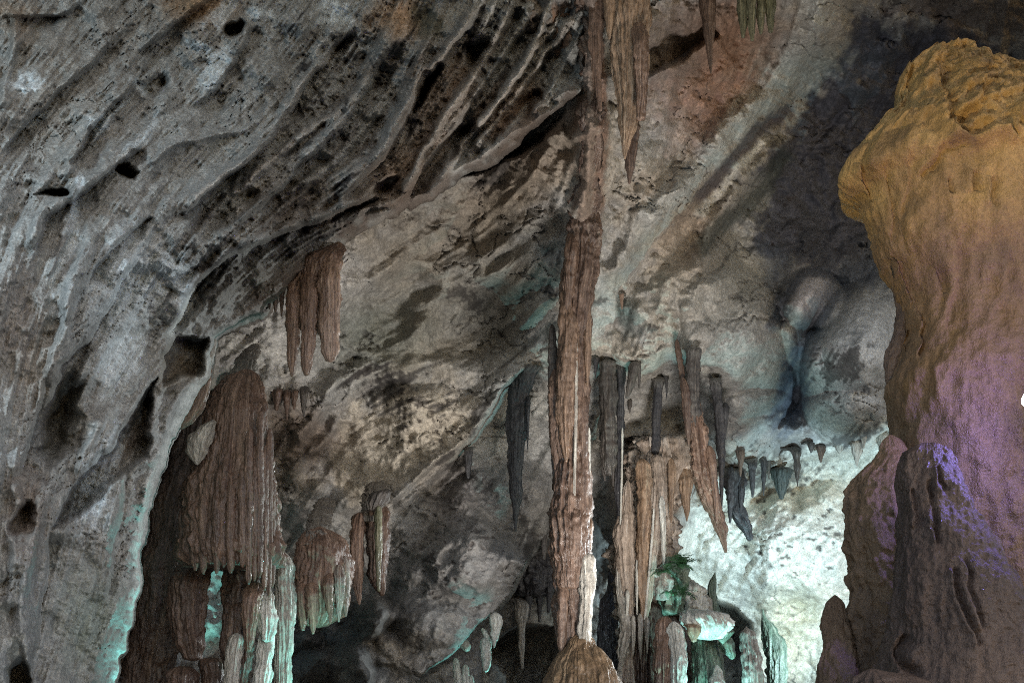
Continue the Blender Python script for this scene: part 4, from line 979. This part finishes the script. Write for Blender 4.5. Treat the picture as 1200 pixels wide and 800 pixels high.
hang('stalagmite', 'dark brown domed stalagmite standing in front of the huge golden one', 'stalagmite', (1130, 1100), 6.7, [
    ('body', [(506, 1100, 1112), (509, 1092, 1120), (514, 1083, 1128), (522, 1075, 1136), (534, 1069, 1141), (552, 1065, 1146), (580, 1062, 1150), (620, 1058, 1160), (660, 1052, 1180), (700, 1050, 1200), (740, 1046, 1215), (770, 1036, 1225), (800, 1022, 1235), (1150, 960, 1290)],
     DG, dict(ease=3., flute=.015, ff=2, lump=.03, rag=.006, iso=.03, isoz=3, wob=.02, squash=.75, nth=260, mat=M_GOLD, band=.15, sculpt=crease(dl), vs_=1)),
    ('side_knob', [(612, 1164, 1180), (620, 1156, 1188), (640, 1152, 1192), (700, 1150, 1200), (800, 1140, 1220), (1000, 1130, 1240)], DG, dict(off=-.1, flute=.03, ff=2, wob=.03, mat=M_GOLD, band=.15, nth=120)),
    ('lower_lump', [(780, 1026, 1050), (790, 1020, 1090), (810, 1010, 1120), (1000, 990, 1150)], DG, dict(off=-.5, flute=.03, ff=2, lump=.08, mat=M_GOLD, band=.15, nth=140))])

# ------------------------------------------------------------------ ferns lit by the teal lamp
mf = bpy.data.materials.new('fern_leaf'); mf.use_nodes = True
nb = mf.node_tree.nodes['Principled BSDF']; nzf = mf.node_tree.nodes.new('ShaderNodeTexNoise'); nzf.inputs['Scale'].default_value = 9
rp = mf.node_tree.nodes.new('ShaderNodeValToRGB'); rp.color_ramp.elements[0].color = (.02, .06, .025, 1); rp.color_ramp.elements[1].color = (.06, .17, .07, 1)
mf.node_tree.links.new(nzf.outputs['Fac'], rp.inputs[0]); mf.node_tree.links.new(rp.outputs[0], nb.inputs['Base Color']); nb.inputs['Roughness'].default_value = .6


def fern(base, Y, nf, size, label, seed):
    rs = np.random.RandomState(seed)
    t = thing('fern', label, 'fern', P(base[0], base[1], Y), 'ferns on the rock heap')
    for i in range(nf):
        az = rs.uniform(-2.6, -.5) if i % 2 else rs.uniform(0, 6.28); el = rs.uniform(.3, 1.2); ln = size * rs.uniform(.6, 1.1)
        V, Q = [], []
        d = np.array([math.cos(az) * math.cos(el), math.sin(az) * math.cos(el), math.sin(el)])
        side = np.cross(d, [0, 0, 1]); side /= np.linalg.norm(side) + 1e-6
        p = np.zeros(3); n = 11
        for j in range(n):
            f = j / n
            p2 = p + d * ln / n; d = d + np.array([0, 0, -.14]); d /= np.linalg.norm(d)
            wl = ln * .34 * (1 - f) ** .7 * (.35 + 1.6 * min(f, .4))
            for sg in (-1, 1):
                tip = p + side * sg * wl + d * wl * .5 + np.array([0, 0, rs.uniform(-.3, .1) * wl]); k0 = len(V)
                V += [p, p + d * ln / n * .75, tip + d * ln / n * .3, tip]; Q.append([k0, k0 + 1, k0 + 2, k0 + 3])
            p = p2
        build_mesh('frond', np.array(V), Q, None, mf, t)


fern((797, 664), 18.35, 22, .42, 'bright green fern on the rock heap, uppermost', 1)
fern((778, 670), 18.25, 16, .34, 'dark green fern left of the brightest fern', 2)
fern((800, 696), 18.1, 16, .34, 'dark green fern below the brightest fern', 3)
fern((783, 694), 18.3, 10, .26, 'dark green fern beside the pale lump of the heap', 4)

# ------------------------------------------------------------------ lamp at the right edge
mg = bpy.data.materials.new('lamp_housing'); mg.use_nodes = True
mg.node_tree.nodes['Principled BSDF'].inputs['Base Color'].default_value = (.03, .03, .03, 1); mg.node_tree.nodes['Principled BSDF'].inputs['Roughness'].default_value = .4
ml = bpy.data.materials.new('lamp_glass'); ml.use_nodes = True
bl = ml.node_tree.nodes['Principled BSDF']; bl.inputs['Emission Color'].default_value = (.30, .25, 1, 1); bl.inputs['Emission Strength'].default_value = 190
LP = P(1208, 468, 6.88)
fl = thing('bulkhead_lamp', 'lit purple-white globe lamp at the right edge on the golden stalagmite', 'lamp', LP)


def lathe(name, prof, mat, parent, n=24, axis=1):
    V, Q = [], []
    for a, r in prof:
        for i in range(n):
            t = 2 * math.pi * i / n; V.append((a, r * math.cos(t), r * math.sin(t)))
    for j in range(len(prof) - 1):
        for i in range(n):
            Q.append((j * n + i, j * n + (i + 1) % n, (j + 1) * n + (i + 1) % n, (j + 1) * n + i))
    return build_mesh(name, np.array(V), Q, None, mat, parent)


def box(name, c, s, mat, parent):
    V = [(c[0] + sx * s[0], c[1] + sy * s[1], c[2] + sz * s[2]) for sx in (-.5, .5) for sy in (-.5, .5) for sz in (-.5, .5)]
    Q = [(0, 1, 3, 2), (4, 6, 7, 5), (0, 4, 5, 1), (2, 3, 7, 6), (0, 2, 6, 4), (1, 5, 7, 3)]
    o = build_mesh(name, np.array(V), Q, None, mat, parent)
    o.data.polygons.foreach_set('use_smooth', [False] * 6)
    return o


lathe('globe', [(-.052 * math.cos(t), max(.001, .052 * math.sin(t))) for t in np.linspace(0, 2.6, 14)], ml, fl)
lathe('base_ring', [(.05, .001), (.05, .05), (.046, .07), (.075, .072), (.08, .05), (.08, .001)], mg, fl)
lathe('stem', [(.08, .018), (.75, .018)], mg, fl, 12)
fl.rotation_mode = 'QUATERNION'
fl.rotation_quaternion = Vector((1, .75, 0)).to_track_quat('X', 'Z')

# ------------------------------------------------------------------ floor and roof of the cave
def ground(name, z0, x0, x1, y0, y1, n, amp, colr, label, up):
    xs, ys = np.meshgrid(np.linspace(x0, x1, n), np.linspace(y0, y1, n))
    zs = z0 + amp * fbm(xs / 3, ys / 3, 0, 4, 88)
    if up: zs = zs + .0 * xs
    idx = np.arange(n * n).reshape(n, n)
    q = np.stack([idx[:-1, :-1], idx[:-1, 1:], idx[1:, 1:], idx[1:, :-1]], -1).reshape(-1, 4)
    c = mix(np.zeros(xs.shape + (3,)) + colr, colr * .6, sstep(-.3, .5, fbm(xs, ys, 0, 3, 91)))
    o = build_mesh(name, np.stack([xs, ys, zs], -1).reshape(-1, 3), q, c.reshape(-1, 3), M_WALL)
    o['kind'] = 'structure'; o['label'] = label
    return o


ground('cave_floor', -.1, -14, 18, -3, 28, 220, .18, S(96, 88, 78), 'uneven brown cave floor below the frame', False)
ground('cave_ceiling', 14.5, -14, 18, 0, 28, 160, .5, S(110, 104, 96), 'rough grey cave roof above the frame', True)
